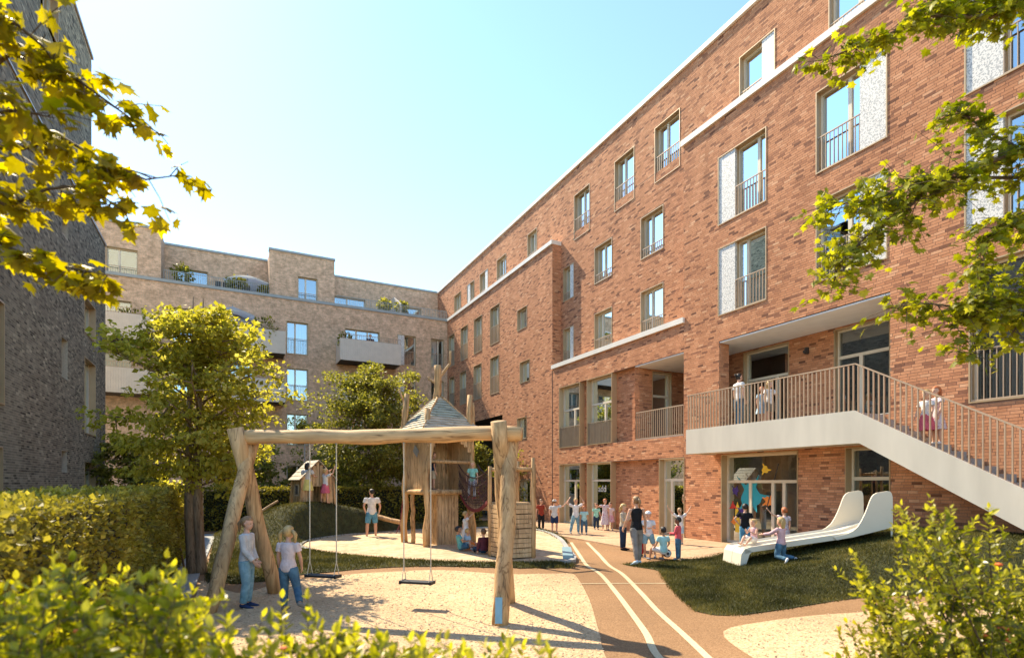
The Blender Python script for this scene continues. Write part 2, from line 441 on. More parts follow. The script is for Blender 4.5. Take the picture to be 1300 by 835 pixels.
def big_mesh(name, V, Fc, col=None, smooth=False):
    """fast mesh from numpy arrays: V (n,3), Fc (m,k)"""
    me = bpy.data.meshes.new(name)
    k = Fc.shape[1]
    me.vertices.add(len(V)); me.vertices.foreach_set('co', np.ascontiguousarray(V, dtype=np.float32).ravel())
    me.loops.add(Fc.size); me.loops.foreach_set('vertex_index', np.ascontiguousarray(Fc, dtype=np.int32).ravel())
    me.polygons.add(len(Fc)); me.polygons.foreach_set('loop_start', np.arange(0, Fc.size, k, dtype=np.int32))
    me.polygons.foreach_set('loop_total', np.full(len(Fc), k, dtype=np.int32))
    if not smooth:
        sf = me.attributes.new('sharp_face', 'BOOLEAN', 'FACE'); sf.data.foreach_set('value', np.ones(len(Fc), dtype=bool))
    if smooth: me.polygons.foreach_set('use_smooth', np.ones(len(Fc), dtype=bool))
    if col is not None:
        at = me.attributes.new('bcol', 'FLOAT', 'POINT'); at.data.foreach_set('value', np.ascontiguousarray(col, dtype=np.float32))
    me.update(calc_edges=True)
    return me

# ------------------------------------------------------------------ walls, bricks, windows
def wall_cells(mb, u0, u1, z0, z1, ops, n=0.0):
    us = sorted({u0, u1, *[min(max(a, u0), u1) for o in ops for a in o[:2]]})
    zs = sorted({z0, z1, *[min(max(a, z0), z1) for o in ops for a in o[2:4]]})
    for i in range(len(us) - 1):
        run = None
        for j in range(len(zs) - 1):
            cu, cz = (us[i] + us[i + 1]) / 2, (zs[j] + zs[j + 1]) / 2
            solid = not any(o[0] < cu < o[1] and o[2] < cz < o[3] for o in ops)
            if solid and run is None: run = zs[j]
            if (not solid) and run is not None:
                mb.quad((us[i], n, run), (us[i + 1], n, run), (us[i + 1], n, zs[j]), (us[i], n, zs[j])); run = None
        if run is not None: mb.quad((us[i], n, run), (us[i + 1], n, run), (us[i + 1], n, z1), (us[i], n, z1))
def reveal(mb, o, depth, n=0.0):
    a, b, c, d = o[:4]
    e = n - depth
    mb.quad((a, n, c), (a, n, d), (a, e, d), (a, e, c)); mb.quad((b, n, c), (b, e, c), (b, e, d), (b, n, d))
    mb.quad((a, n, d), (b, n, d), (b, e, d), (a, e, d)); mb.quad((a, n, c), (a, e, c), (b, e, c), (b, n, c))
COURSE, BL, JT = 0.070, 0.225, 0.009
def lay_bricks(u0, u1, z0, z1, ops, n=0.0, out=None):
    """list of (ua, ub, za, zb, n) boxes, running bond clipped at the openings"""
    out = [] if out is None else out
    r0 = int(math.floor(z0 / COURSE)); r1 = int(math.ceil(z1 / COURSE))
    for r in range(r0, r1):
        za, zb = max(r * COURSE + JT / 2, z0), min((r + 1) * COURSE - JT / 2, z1)
        if zb - za < .02: continue
        zc = (za + zb) / 2
        cuts = [(o[0], o[1]) for o in ops if o[2] - .01 < zc < o[3] + .01]
        off = (r % 2) * BL / 2 + ((r * 7) % 5) * .021
        k = math.floor((u0 - off) / BL)
        u = k * BL + off
        while u < u1:
            segs = [(max(u + JT / 2, u0), min(u + BL - JT / 2, u1))]
            for ca, cb in cuts:
                ns = []
                for a, b in segs:
                    if cb <= a or ca >= b: ns.append((a, b)); continue
                    if ca > a: ns.append((a, ca))
                    if cb < b: ns.append((cb, b))
                segs = ns
            for a, b in segs:
                if b - a > .03: out.append((a, b, za, zb, n))
            u += BL
    return out
def brick_objects(bricks, fr, axis_sign, parent, mat, near, nsingle=300):
    """the bricks nearest the camera become parts, the rest one stuff part"""
    A = np.array(bricks)
    def dist(b):
        p = fr((b[0] + b[1]) / 2, b[4], (b[2] + b[3]) / 2)
        return (p[0]) ** 2 + p[1] ** 2 + (p[2] - 2) ** 2
    full = [i for i, b in enumerate(bricks) if b[1] - b[0] > .18 and b[3] - b[2] > .055 and near(b)]
    full.sort(key=lambda i: dist(bricks[i]))
    single = set(full[:nsingle])
    rest = A[[i for i in range(len(bricks)) if i not in single]]
    m = len(rest)
    pr = .003 + RNG.random(m) * .0028
    a, b, c, d, n0 = rest.T
    # 8 corners: back at n0-.005, front at n0+pr
    V = np.zeros((m, 8, 3))
    for k, (uu, zz, nn) in enumerate([(a, c, n0 - .004), (b, c, n0 - .004), (b, d, n0 - .004), (a, d, n0 - .004), (a, c, n0 + pr), (b, c, n0 + pr), (b, d, n0 + pr), (a, d, n0 + pr)]):
        t = (RNG.random(m) - .5) * .0008 if k > 3 else 0
        X = fr(uu + t, nn + t, zz + t)
        V[:, k, 0], V[:, k, 1], V[:, k, 2] = X
    F = np.array([(4, 5, 6, 7), (0, 1, 5, 4), (1, 2, 6, 5), (2, 3, 7, 6), (3, 0, 4, 7)])
    if fr.flip: F = F[:, ::-1]
    F = (F[None] + (np.arange(m) * 8)[:, None, None]).reshape(-1, 4)
    cid = np.clip(RNG.normal(.50, .20, m), 0, 1)
    dark = RNG.random(m) < .05
    cid[dark] = RNG.random(dark.sum()) * .15
    me = big_mesh('brick_courses', V.reshape(-1, 3) - np.array(origin(parent)), F, np.repeat(cid, 8))
    o = link('brick_courses', me, mat, parent); o['kind'] = 'stuff'
    # shared mesh variants for single bricks
    var = []
    for k in range(14):
        mb = MB(fr_local(fr)); w, h, p = (BL - JT) / 2, (COURSE - JT) / 2, .003 + RNG.random() * .0028
        mb.box(-w, w, -.004, p, -h, h, col=float(np.clip(RNG.normal(.52, .17), 0, 1)))
        me = mb.mesh('brick'); me.materials.append(M[mat]); var.append(me)
    for i in single:
        b = bricks[i]
        p = fr((b[0] + b[1]) / 2, b[4], (b[2] + b[3]) / 2)
        og = origin(parent)
        br = bpy.data.objects.new('brick', random.choice(var)); COL.objects.link(br); br.parent = parent
        br.location = (p[0] - og[0], p[1] - og[1], p[2] - og[2])
        br.scale = ((1, 1, 1) if abs((b[1] - b[0]) - (BL - JT)) < .005 else ((b[1] - b[0]) / (BL - JT) if axis_sign == 'y' else 1, (b[1] - b[0]) / (BL - JT) if axis_sign == 'x' else 1, 1))
def fr_local(fr):
    o = fr(0, 0, 0)
    def g(u, n, z):
        p = fr(u, n, z); return (p[0] - o[0], p[1] - o[1], p[2] - o[2])
    g.flip = fr.flip; return g
def railing_bars(mb, u0, u1, z0, z1, n, sp=.11, w=.014, rail=.03):
    k = max(2, int(round((u1 - u0) / sp)))
    for i in range(k + 1):
        u = u0 + (u1 - u0) * i / k
        mb.box(u - w / 2, u + w / 2, n - .02, n + .012, z0, z1)
    mb.box(u0, u1, n - .023, n + .015, z1, z1 + rail); mb.box(u0, u1, n - .023, n + .015, z0 - rail, z0)
def window(parent, fr, a, b, c, d, split=.36, rail=.0, panel=None, depth=.24, trans=None, curtain=None, glass='window_glass', lining='champagne_metal', room='dark_room', rdepth=1.6, low=None, surround=True, door=False, wide=.055):
    """a window set in the opening (a,b,c,d); parts: frame > pane, railing, shutter panel, curtain"""
    ia, ib = a, b
    f = MB(fr)
    e = .012 if surround else 0
    t = .03
    if surround:   # thin metal edging, just proud of the brickwork
        f.box(a, a + t, -depth, .02, c, d); f.box(b - t, b, -depth, .02, c, d); f.box(a + t, b - t, -depth, .02, d - t, d); f.box(a + t, b - t, -depth, .035, c, c + t)
        a, b, c, d = a + t, b - t, c + t, d - t
    w = MB(fr)
    pa, pb = a, b
    if panel == 'lo': pa = a + panel_w(a, b)
    if panel == 'hi': pb = b - panel_w(a, b)
    n0, n1 = -depth + .0, -depth + .07
    fw = wide
    w.box(pa, pa + fw, n0, n1, c, d); w.box(pb - fw, pb, n0, n1, c, d); w.box(pa + fw, pb - fw, n0, n1, d - fw, d); w.box(pa + fw, pb - fw, n0, n1, c, c + fw)
    if trans: w.box(pa + fw, pb - fw, n0, n1 + .01, trans - .045, trans + .045)
    top = trans - .045 if trans else d - fw
    bars = split if isinstance(split, (list, tuple)) else ([split] if split else [])
    for s_ in bars:
        u = pa + (pb - pa) * s_
        w.box(u - .05, u + .05, n0, n1 + .005, c + fw, top)
    win = w.build('window', 'pale_frame', parent)
    if surround: f.build('window_surround', lining, win)
    g = MB(fr); g.quad((pa + fw, n0 + .03, c + fw), (pb - fw, n0 + .03, c + fw), (pb - fw, n0 + .03, d - fw), (pa + fw, n0 + .03, d - fw))
    g.build('pane', glass, win)
    r = MB(fr)   # the room behind
    x0, x1, y0, y1 = pa - .3, pb + .3, c - .1, d + .25
    nb = n0 - rdepth; nf = n0 - .002
    r.quad((x0, nb, y0), (x1, nb, y0), (x1, nb, y1), (x0, nb, y1)); r.quad((x0, nf, y0), (x0, nf, y1), (x0, nb, y1), (x0, nb, y0)); r.quad((x1, nf, y0), (x1, nb, y0), (x1, nb, y1), (x1, nf, y1))
    r.quad((x0, nf, y1), (x1, nf, y1), (x1, nb, y1), (x0, nb, y1)); r.quad((x0, nf, y0), (x0, nb, y0), (x1, nb, y0), (x1, nf, y0))
    r.build('room', room, win)
    if curtain:
        cm, c0, c1 = curtain
        q = MB(fr); N = 40
        for i in range(N):
            ua = pa + (pb - pa) * (c0 + (c1 - c0) * i / N); ub = pa + (pb - pa) * (c0 + (c1 - c0) * (i + 1) / N)
            na = n0 - .14 + .03 * math.sin(i * 1.9); nb_ = n0 - .14 + .03 * math.sin((i + 1) * 1.9)
            q.quad((ua, na, c + .02), (ub, nb_, c + .02), (ub, nb_, d - .02), (ua, na, d - .02))
        q.build('curtain', cm, win)
    if panel:
        p = MB(fr)
        x = (a, pa) if panel == 'lo' else (pb, b)
        p.box(x[0], x[1], -.10, -.01, c, d)
        p.build('shutter_panel', 'perforated_panel', win)
        q = MB(fr); q.box((pa - .0) if panel == 'lo' else pb - .02, (pa + .02) if panel == 'lo' else pb, -depth + .07, -.10, c, d); q.build('panel_edge', lining, win)
    if rail:
        p = MB(fr); railing_bars(p, pa + .01, pb - .01, c + .04, c + rail, -.02); p.build('railing', 'railing_metal', win)
    return win
def panel_w(a, b): return (b - a) * .36
# ================================================================== the red brick building on the right
XA, XB = 14.5, 15.0
FA, FB = fx(XA), fx(XB)
def on_wall(px, py, X):            # photo pixel on a plane X=const -> (Y, Z)
    a = (px - 650) / FPX; d = X / (a * CC + CS)
    return ((-a * CS + CC) * d, 2 + (613 - py) / FPX * d)
Y_END, Y_NEAR = 39.2, -4.0
CORN = 14.25
RB = thing('school_building', 'orange-red brick building with five rows of windows along the right side', 'building', (XA, 14, 0))
# window lists: (a, b, c, d, options)
SP = .40
winA = [
 (11.46, 13.33, 10.55, 12.83, dict(panel='hi', rail=.95, split=.32, curtain=('curtain_blue', 0, .62))),
 (11.46, 13.33, 7.55, 9.80, dict(panel='hi', rail=.95, split=.68, glass='sky_glass')),
 (7.99, 9.87, 10.55, 12.83, dict(panel='lo', rail=.95, split=.30, glass='sky_glass', curtain=('curtain_white', .33, 1))),
 (7.99, 9.87, 7.55, 9.80, dict(panel='lo', rail=.95, split=.30, glass='sky_glass')),
 (4.50, 6.38, 10.55, 12.83, dict(panel='hi', rail=.95, split=.55, glass='sky_glass', curtain=('curtain_blue', 0, .5))),
 (4.50, 6.38, 7.55, 9.80, dict(panel='hi', rail=.95, split=.55, glass='sky_glass')),
 (1.0, 2.87, 10.55, 12.83, dict(panel='hi', rail=.95, split=.55)),
 (1.0, 2.87, 7.55, 9.80, dict(panel='hi', rail=.95, split=.55)),
 (4.30, 6.30, 3.75, 6.79, dict(rail=1.1, split=.5)),
 # far block
 (30.18, 31.51, 10.57, 12.9, dict(rail=1.05, split=.45)), (32.78, 34.1, 10.57, 12.9, dict(rail=1.05, split=.45)), (35.19, 36.5, 10.57, 12.9, dict(rail=1.05, split=.45)), (37.73, 38.9, 10.57, 12.9, dict(rail=1.05, split=.45)),
 (30.24, 31.51, 7.5, 9.8, dict(rail=1.05, split=.45)), (32.87, 34.17, 7.5, 9.8, dict(rail=1.05, split=.45)), (35.47, 36.65, 7.5, 9.8, dict(rail=1.05, split=.45)), (37.73, 38.81, 7.5, 9.8, dict(rail=1.05, split=.45)),
 (26.68, 27.84, 10.57, 11.77, dict(split=None)), (26.39, 27.53, 7.57, 8.77, dict(split=None)), (26.74, 27.86, 4.45, 5.67, dict(split=None)),
 (26.3, 27.45, 0.0, 2.2, dict(split=None)),
]
winB = [
 (5.2, 6.5, 13.85, 16.05, dict(rail=.95)),
 (8.60, 9.83, 13.85, 16.05, dict(rail=.95, glass='sky_glass')),
 (11.54, 12.89, 13.85, 16.05, dict(panel='lo', rail=.95, split=None, glass='sky_glass', curtain=('curtain_white', 0, 1))),
 (15.60, 16.99, 13.85, 16.05, dict(rail=.95, split=.6, curtain=('curtain_white', 0, .55), glass='sky_glass')),
 (18.23, 19.57, 13.85, 16.05, dict(rail=.95, split=.6, glass='sky_glass', curtain=('curtain_white', 0, .4))),
 (21.45, 22.77, 13.85, 16.05, dict(rail=.95, split=.5)),
 (26.46, 27.55, 13.85, 16.05, dict(rail=.95, split=.5)),
 (30.26, 31.59, 13.85, 16.05, dict(rail=.95, split=.5)),
 (32.95, 34.27, 13.85, 16.05, dict(rail=.95, split=None, panel='lo')),
 (35.23, 36.52, 13.85, 16.05, dict(rail=.95, split=None, panel='hi')),
 (37.71, 39.05, 13.85, 16.05, dict(rail=.95, split=.5)),
 (16.49, 17.83, 11.12, 12.84, dict(rail=.36, split=.62, glass='sky_glass', curtain=('curtain_white', .62, 1))),
 (19.74, 21.07, 11.15, 12.84, dict(rail=.36, split=.55)),
 (22.79, 23.75, 11.12, 12.82, dict(rail=.36, split=None, panel='lo')),
 (16.49, 17.83, 8.07, 9.82, dict(rail=.48, split=.62, glass='sky_glass')),
 (19.74, 21.07, 8.07, 9.80, dict(rail=.48, split=.7, curtain=('curtain_white', 0, .7))),
 (22.79, 23.75, 8.07, 9.75, dict(rail=.48, split=None, panel='lo')),
]
TOPW, BOTW = 6.71, 3.72
winBay = [   # set flush in the recessed bays
 (21.53, 23.35, BOTW, TOPW, dict(split=.42, trans=5.55, low=1)), (19.09, 20.95, BOTW, TOPW, dict(split=.42, trans=5.55, low=1)),
 (21.49, 23.32, .02, 2.92, dict(split=.42, trans=2.12, room='warm_room')), (19.15, 20.94, .02, 2.92, dict(split=None, trans=2.12)),
 (14.86, 16.18, .02, 2.92, dict(split=.68, trans=2.12)),
 (10.41, 13.20, .02, 2.94, dict(split=(.22, .36, .66), trans=2.05, glass='shop_glass', room='warm_room', rdepth=3.0, wide=.07)),
 (7.92, 9.05, .02, 2.94, dict(split=None, trans=2.12)),
]
opA = [w[:4] for w in winA] + [(14.9, 23.35, BOTW, TOPW), (14.86, 23.32, 0, 2.92), (10.41, 13.2, 0, 2.94), (7.92, 9.05, 0, 2.94), (7.93, 13.29, BOTW, 6.72), (29.76, Y_END, 0, 6.09)]
opA = opA
opB = [w[:4] for w in winB]
wall = MB(FA)
regs = [(Y_NEAR, 14.9, 0, CORN - .15), (14.9, 24.0, 0, 7.74), (24.0, Y_END, 0, CORN - .15)]
for a, b, c, d in regs: wall_cells(wall, a, b, c, d, [o for o in opA if o[0] < b and o[1] > a])
for w in winA: reveal(wall, w, .24)
reveal(wall, (14.9, 23.35, BOTW, TOPW), .26); reveal(wall, (14.86, 23.32, 0, 2.92), .26)
for o in [(10.41, 13.2, 0, 2.94), (7.92, 9.05, 0, 2.94)]: reveal(wall, o, .24)
wall.fr = FB
wall_cells(wall, 14.9, 24.0, 7.9, CORN, [o for o in opB if o[2] < 13])
wall_cells(wall, Y_NEAR, 42.8, CORN, 17.34, [o for o in opB if o[2] > 13])
for w in winB: reveal(wall, w, .24)
wall.fr = None
wall.quad((XA, Y_NEAR, 0), (27, Y_NEAR, 0), (27, Y_NEAR, CORN), (XA, Y_NEAR, CORN)); wall.quad((XB, Y_NEAR, CORN), (27, Y_NEAR, CORN), (27, Y_NEAR, 17.34), (XB, Y_NEAR, 17.34))
wall.quad((27, Y_NEAR, 0), (27, 42.8, 0), (27, 42.8, 17.34), (27, Y_NEAR, 17.34))
wall.quad((XA, 24, 7.9), (XB, 24, 7.9), (XB, 24, CORN), (XA, 24, CORN)); wall.quad((XA, 14.9, 7.9), (XA, 14.9, CORN), (XB, 14.9, CORN), (XB, 14.9, 7.9))
wall.build('wall', 'mortar', RB)
rf = MB(); rf.box(XB + .01, 27, Y_NEAR, 42.7, 17.2, 17.33); rf.build('roof', 'grey_metal', RB)
cp = MB(); cp.box(XB - .10, XB + .45, Y_NEAR - .05, 42.8, 17.34, 17.52); cp.build('roof_coping', 'cream_coping', RB)
for (a, b, z) in [(Y_NEAR, 14.98, CORN), (14.86, 24.0, 7.92), (23.95, Y_END - .07, CORN)]:
    c = MB(); x1 = XB - .002
    c.box(XA - .09, x1, a, b, z - .18, z + .012 if z < 9 else z + .02); c.build('cornice', 'cream_coping', RB)
jt = MB(FA); jt.box(23.985, 24.015, .0, .0155, .0, 7.7); jt.build('expansion_joint', 'dark_metal', RB)
# the bricks
bk = []
for a, b, c, d in regs: lay_bricks(a if a > 0 else 2.6, b, c, d, [o for o in opA if o[0] < b and o[1] > a], 0, bk)
brick_objects(bk, FA, 'x', RB, 'red_brick', lambda b: b[0] > 4.0 and 1.8 < b[2] < 9.5)
bk = []
lay_bricks(14.9, 24.0, 7.93, CORN, [o for o in opB if o[2] < 13], 0, bk)
lay_bricks(4.0, 42.8, CORN + .02, 17.33, [o for o in opB if o[2] > 13], 0, bk)
brick_objects(bk, FB, 'x', RB, 'red_brick', lambda b: False, 0)
bk = []      # recessed piers and panels in the two bays
for (a, b, c, d) in [(20.95, 21.53, BOTW, TOPW), (17.61, 19.09, BOTW, TOPW), (20.94, 21.49, 0, 2.92), (16.18, 19.15, 0, 2.92)]: lay_bricks(a, b, c, d, [], -.26, bk)
brick_objects(bk, FA, 'x', RB, 'red_brick', lambda b: False, 0)
for (a, b, c, d) in [(20.95, 21.53, BOTW, TOPW), (17.61, 19.09, BOTW, TOPW), (20.94, 21.49, 0, 2.92), (16.18, 19.15, 0, 2.92)]: pm = MB(FA); pm.quad((a, -.26, c), (b, -.26, c), (b, -.26, d), (a, -.26, d)); pm.build('recessed_panel', 'mortar', RB)

bk = lay_bricks(XA, XB, 7.93, CORN - .18, [], 0); brick_objects(bk, fy(24.0), 'y', RB, 'red_brick', lambda b: False, 0)
# loggias
LG = MB()
LG.fr = fx(16.2); backw = [(11.95, 13.75, BOTW, 6.60), (8.85, 10.45, BOTW, 6.60)]
wall_cells(LG, 7.4, 14.87, BOTW - .1, 6.7, backw)
for o in backw: reveal(LG, o, .2)
LG.fr = None
LG.quad((14.95, 14.87, BOTW), (16.2, 14.87, BOTW), (16.2, 14.87, 6.7), (14.95, 14.87, 6.7))
LG.fr = fy(17.61); wall_cells(LG, 14.75, 17.2, BOTW - .1, 6.7, [(15.4, 16.45, BOTW, 6.6)])
LG.fr = None
LG.quad((17.2, 14.87, BOTW), (17.2, 17.61, BOTW), (17.2, 17.61, 6.7), (17.2, 14.87, 6.7))
LG.quad((14.5, 7.92, BOTW), (16.2, 7.92, BOTW), (16.2, 7.92, 6.7), (14.5, 7.92, 6.7))
LG.quad((14.95, 13.29, BOTW), (14.95, 14.87, BOTW), (14.95, 14.87, 6.7), (14.95, 13.29, 6.7))
LG.quad((14.5, 13.29, BOTW), (14.95, 13.29, BOTW), (14.95, 13.29, 6.7), (14.5, 13.29, 6.7))
LG.quad((14.76, 14.88, BOTW), (17.2, 14.88, BOTW), (17.2, 14.88, 6.7), (14.76, 14.88, 6.7))
LG.build('loggia_wall', 'mortar', RB)
bk = []; lay_bricks(7.92, 14.87, BOTW, 6.66, backw, 0, bk); brick_objects(bk, fx(16.2), 'x', RB, 'red_brick', lambda b: False, 0)
bk = []; lay_bricks(14.5, 17.2, BOTW, 6.66, [(15.4, 16.45, BOTW, 6.6)], 0, bk); brick_objects(bk, fy(17.61), 'y', RB, 'red_brick', lambda b: False, 0)
bk = []; lay_bricks(14.5, 14.95, BOTW, 6.66, [], 0, bk); brick_objects(bk, fy(13.29), 'y', RB, 'red_brick', lambda b: False, 0)
bk = []; lay_bricks(14.95, 16.2, BOTW, 6.66, [], 0, bk); brick_objects(bk, fy(14.865), 'y', RB, 'red_brick', lambda b: False, 0)
so = MB(); so.box(14.52, 17.2, 14.9, 17.6, 6.66, 6.705); so.box(14.52, 16.2, 7.93, 13.28, 6.66, 6.705); so.box(14.96, 16.2, 13.28, 14.86, 6.66, 6.705); so.build('loggia_ceiling', 'white_render', RB)
fl = MB(); fl.box(14.52, 17.2, 14.89, 17.6, BOTW - .15, BOTW + .02); fl.box(14.5, 16.2, 7.93, 13.28, BOTW - .15, BOTW + .02); fl.box(14.96, 16.2, 13.28, 14.86, BOTW - .15, BOTW + .02); fl.build('loggia_floor', 'fascia_concrete', RB)
rl = MB(FA); railing_bars(rl, 14.95, 17.55, BOTW + .06, BOTW + 1.08, -.03, .115, .018, .035); rl.build('loggia_railing', 'railing_metal', RB)
for w in winA: window(RB, FA, *w[:4], **w[4])
for w in winB: window(RB, FB, *w[:4], **w[4])
for w in winBay:
    k = dict(w[4]); low = k.pop('low', None)
    o = window(RB, FA, *w[:4], depth=.30, **k)
    if low:
        p = MB(FA); p.box(w[0] + .03, w[1] - .03, -.10, -.06, w[2] + .05, w[2] + .95)
        for i in range(17):
            u = w[0] + .04 + (w[1] - w[0] - .08) * i / 16
            p.box(u - .008, u + .008, -.06, -.02, w[2] + .04, w[2] + .98)
        p.box(w[0] + .03, w[1] - .03, -.06, -.01, w[2] + .98, w[2] + 1.01)
        p.build('balustrade', 'bronze_metal', o)
window(RB, fx(16.2), *backw[0], split=.3, trans=5.6, depth=.2)
window(RB, fx(16.2), *backw[1], split=.55, trans=5.75, depth=.2)
window(RB, fy(17.61), 15.4, 16.45, BOTW + .02, 6.6, split=None, trans=5.6, depth=.2, surround=True)
# garage passage through the far end: a dark void with ceiling and back wall
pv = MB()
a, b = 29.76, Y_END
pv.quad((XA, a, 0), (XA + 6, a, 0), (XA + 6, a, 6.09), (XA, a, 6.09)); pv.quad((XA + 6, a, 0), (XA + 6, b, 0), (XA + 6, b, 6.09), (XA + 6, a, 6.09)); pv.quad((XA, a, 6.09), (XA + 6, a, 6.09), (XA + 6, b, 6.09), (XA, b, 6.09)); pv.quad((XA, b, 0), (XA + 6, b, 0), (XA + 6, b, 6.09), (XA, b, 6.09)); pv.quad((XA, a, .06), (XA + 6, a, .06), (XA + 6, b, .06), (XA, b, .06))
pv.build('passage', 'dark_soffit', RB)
# door graphics and lettering on the glazing
def splat(fr, cu, cz, n, r, seed, mat, parent, lobes=11, sx=1.0):
    rs = random.Random(seed); N = 66; vs = [(cu, n, cz)]
    ph = [rs.random() * 6.28 for _ in range(3)]
    for i in range(N):
        t = 2 * PI * i / N
        w = max(0, math.cos(t * lobes / 2 + ph[0])) ** 6 * (.35 + .5 * rs.random()) if i % 2 else max(0, math.cos(t * lobes / 2 + ph[0])) ** 6 * .5
        q = r * (.55 + .08 * math.sin(3 * t + ph[1]) + w)
        vs.append((cu + math.cos(t) * q * sx, n, cz + math.sin(t) * q))
    m = MB(fr); m.add(vs, [(0, i + 1, (i + 1) % N + 1) for i in range(N)]); m.build('window_graphic', mat, parent)
for nm, c in [('teal', (.03, .36, .46)), ('orange', (.85, .27, .05)), ('yellow', (.85, .58, .06)), ('purple', (.07, .04, .22)), ('red', (.65, .06, .05)), ('pinkish', (.75, .3, .25)), ('offwhite', (.75, .75, .7))]:
    rich('paint_' + nm, c, .5, .08, 6, 0)
n = -.262
splat(FA, 12.25, 1.6, n, .66, 3, 'paint_teal', RB)
splat(FA, 12.85, 1.75, n + .002, .2, 4, 'paint_purple', RB); splat(FA, 11.6, 1.45, n + .0005, .26, 6, 'paint_orange', RB, 7, .9); splat(FA, 11.72, 2.42, n + .0005, .20, 9, 'paint_yellow', RB, 6)
splat(FA, 12.55, 1.0, n + .001, .3, 12, 'paint_purple', RB, 9); splat(FA, 12.95, 1.25, n + .0006, .16, 13, 'paint_red', RB, 6); splat(FA, 12.9, .75, n + .0006, .17, 14, 'paint_orange', RB, 8)
g = MB(FA); g.add([(12.86, n, .4), (12.68, n, .4), (12.68, n, 1.15), (12.77, n, 1.4), (12.86, n, 1.15)], [(0, 1, 2, 3, 4)]); g.build('window_graphic', 'paint_yellow', RB)
g = MB(FA); g.obox((11.7, n, 1.1), (11.25, n, 2.6), .01, .03, (1, 0, 0)); g.build('window_graphic', 'dark_metal', RB)
def text(s, loc, rot, size, mat, parent, name='lettering'):
    cu = bpy.data.curves.new(name, 'FONT'); cu.body = s; cu.size = size; cu.extrude = .002
    t = bpy.data.objects.new('t', cu); COL.objects.link(t)
    bpy.context.view_layer.update()
    me = bpy.data.meshes.new_from_object(t.evaluated_get(bpy.context.evaluated_depsgraph_get()))
    bpy.data.objects.remove(t)
    me.name = name
    og = origin(parent)
    o = link(name, me, mat, parent); o.location = (loc[0] - og[0], loc[1] - og[1], loc[2] - og[2]); o.rotation_euler = rot
    return o
text('add', (XA + .255, 20.45, 1.62), (PI / 2, 0, -PI / 2), .42, 'paint_offwhite', RB)
# shelves and toys inside the playroom
sh = MB(); sh.box(16.6, 17.0, 10.5, 11.3, 0, 2.4)
sh.build('shelf_unit', 'dark_metal', RB)
for i, (z, c) in enumerate([(.35, 'paint_offwhite'), (.8, 'paint_purple'), (1.25, 'paint_offwhite'), (1.7, 'paint_pinkish'), (2.1, 'paint_offwhite')]):
    b = MB(); b.box(16.5, 16.599, 10.55, 11.25, z, z + .05); b.box(16.5, 16.59, 10.6 + .1 * i, 10.8 + .1 * i, z + .05, z + .25); b.build('shelf_item', c, RB)
# wall lamp on the loggia pier
wlm = thing('wall_lamp', 'small black wall lamp on the brick between the two loggia doors', 'lamp', (16.15, 11.3, 6.1))
b = MB(); b.box(16.10, 16.19, 11.25, 11.35, 6.06, 6.26); b.build('lamp_body', 'dark_metal', wlm); b = MB(); b.box(16.02, 16.10, 11.26, 11.34, 6.08, 6.16); b.build('lamp_head', 'dark_metal', wlm)

# ================================================================== stair and landing in front of the loggia
XP = 13.3
ST = thing('outdoor_staircase', 'pale concrete landing and stair with thin bronze railing bars leading down to the right', 'staircase', (XP, 8, 0))
ZT, ZB = 3.74, 2.95
Yl, Yc = 13.57, 8.09
slope = 1.86 / 3.19
def zt(y): return ZT - max(0, Yc - y) * slope
def zb(y): return ZB - max(0, Yc - y) * slope - (0.0)
Ye = 3.6
fa = MB()
def prism(m, x0, x1, prof):        # profile in (Y, Z)
    k = len(prof)
    vs = [(x0, y, z) for y, z in prof] + [(x1, y, z) for y, z in prof]
    m.add(vs, [tuple(range(k)), tuple(reversed(range(k, 2 * k)))] + [(i + k, (i + 1) % k + k, (i + 1) % k, i) for i in range(k)])
prism(fa, XP, XP + .16, [(Yl, ZT), (Yc, ZT), (Ye, zt(Ye)), (Ye, zb(Ye)), (Yc - .12, zb(Yc - .0) - .0), (Yl, ZB)])
fa.build('fascia', 'fascia_concrete', ST)
dk = MB(); dk.box(XP + .161, XA + .02, Yc, Yl, ZB + .03, ZT - .12); dk.box(XP + .161, XA + .02, Yl - .15, Yl, ZB, ZT); dk.build('landing_slab', 'fascia_concrete', ST)
pv = MB(); pv.box(XP + .161, XA - .015, Yc, Yl - .151, ZT - .118, ZT - .03); pv.build('landing_surface', 'kerb_stone', ST)
nst = 14; going = .29; rise = going * slope
for i in range(nst):
    s_ = MB(); y1 = Yc - i * going; z1 = ZT - .03 - (i + 1) * rise
    s_.box(XP + .161, XA - .02, y1 - going - .02, y1, z1 - .07, z1); s_.box(XP + .161, XA - .02, y1 - .02, y1 - .001, z1, z1 + rise - .07)
    s_.build('step', 'kerb_stone', ST)
us_ = MB(); prism(us_, XP + .161, XA - .03, [(Yc + .1, ZB + .06), (Yc, ZB + .28), (Ye, zt(Ye) - .5), (Ye, zb(Ye) + .03), (Yc, ZB + .03)]); us_.build('stair_underside', 'fascia_concrete', ST)
tr = MB(); HR = 1.12
tr.obox((XP + .06, Yl, ZT + HR), (XP + .06, Yc, ZT + HR), .05, .03); tr.obox((XP + .06, Yc, ZT + HR), (XP + .06, Ye, zt(Ye) + HR), .05, .03)
tr.obox((XP + .06, Yl - .02, ZT + HR), (XA - .05, Yl - .02, ZT + HR), .05, .03)
tr.build('handrail', 'railing_metal', ST)
bm_ = MB(); bm_.box(XP + .045, XP + .075, -.006 + 0, .006, 0, HR - .01)
bme = bm_.mesh('baluster'); bme.materials.append(M['railing_metal'])
bm2 = MB(); bm2.box(XP + .045, XP + .075, -.006, .006, -.04, HR - .01); bme2 = bm2.mesh('baluster'); bme2.materials.append(M['railing_metal'])
wbar = .022
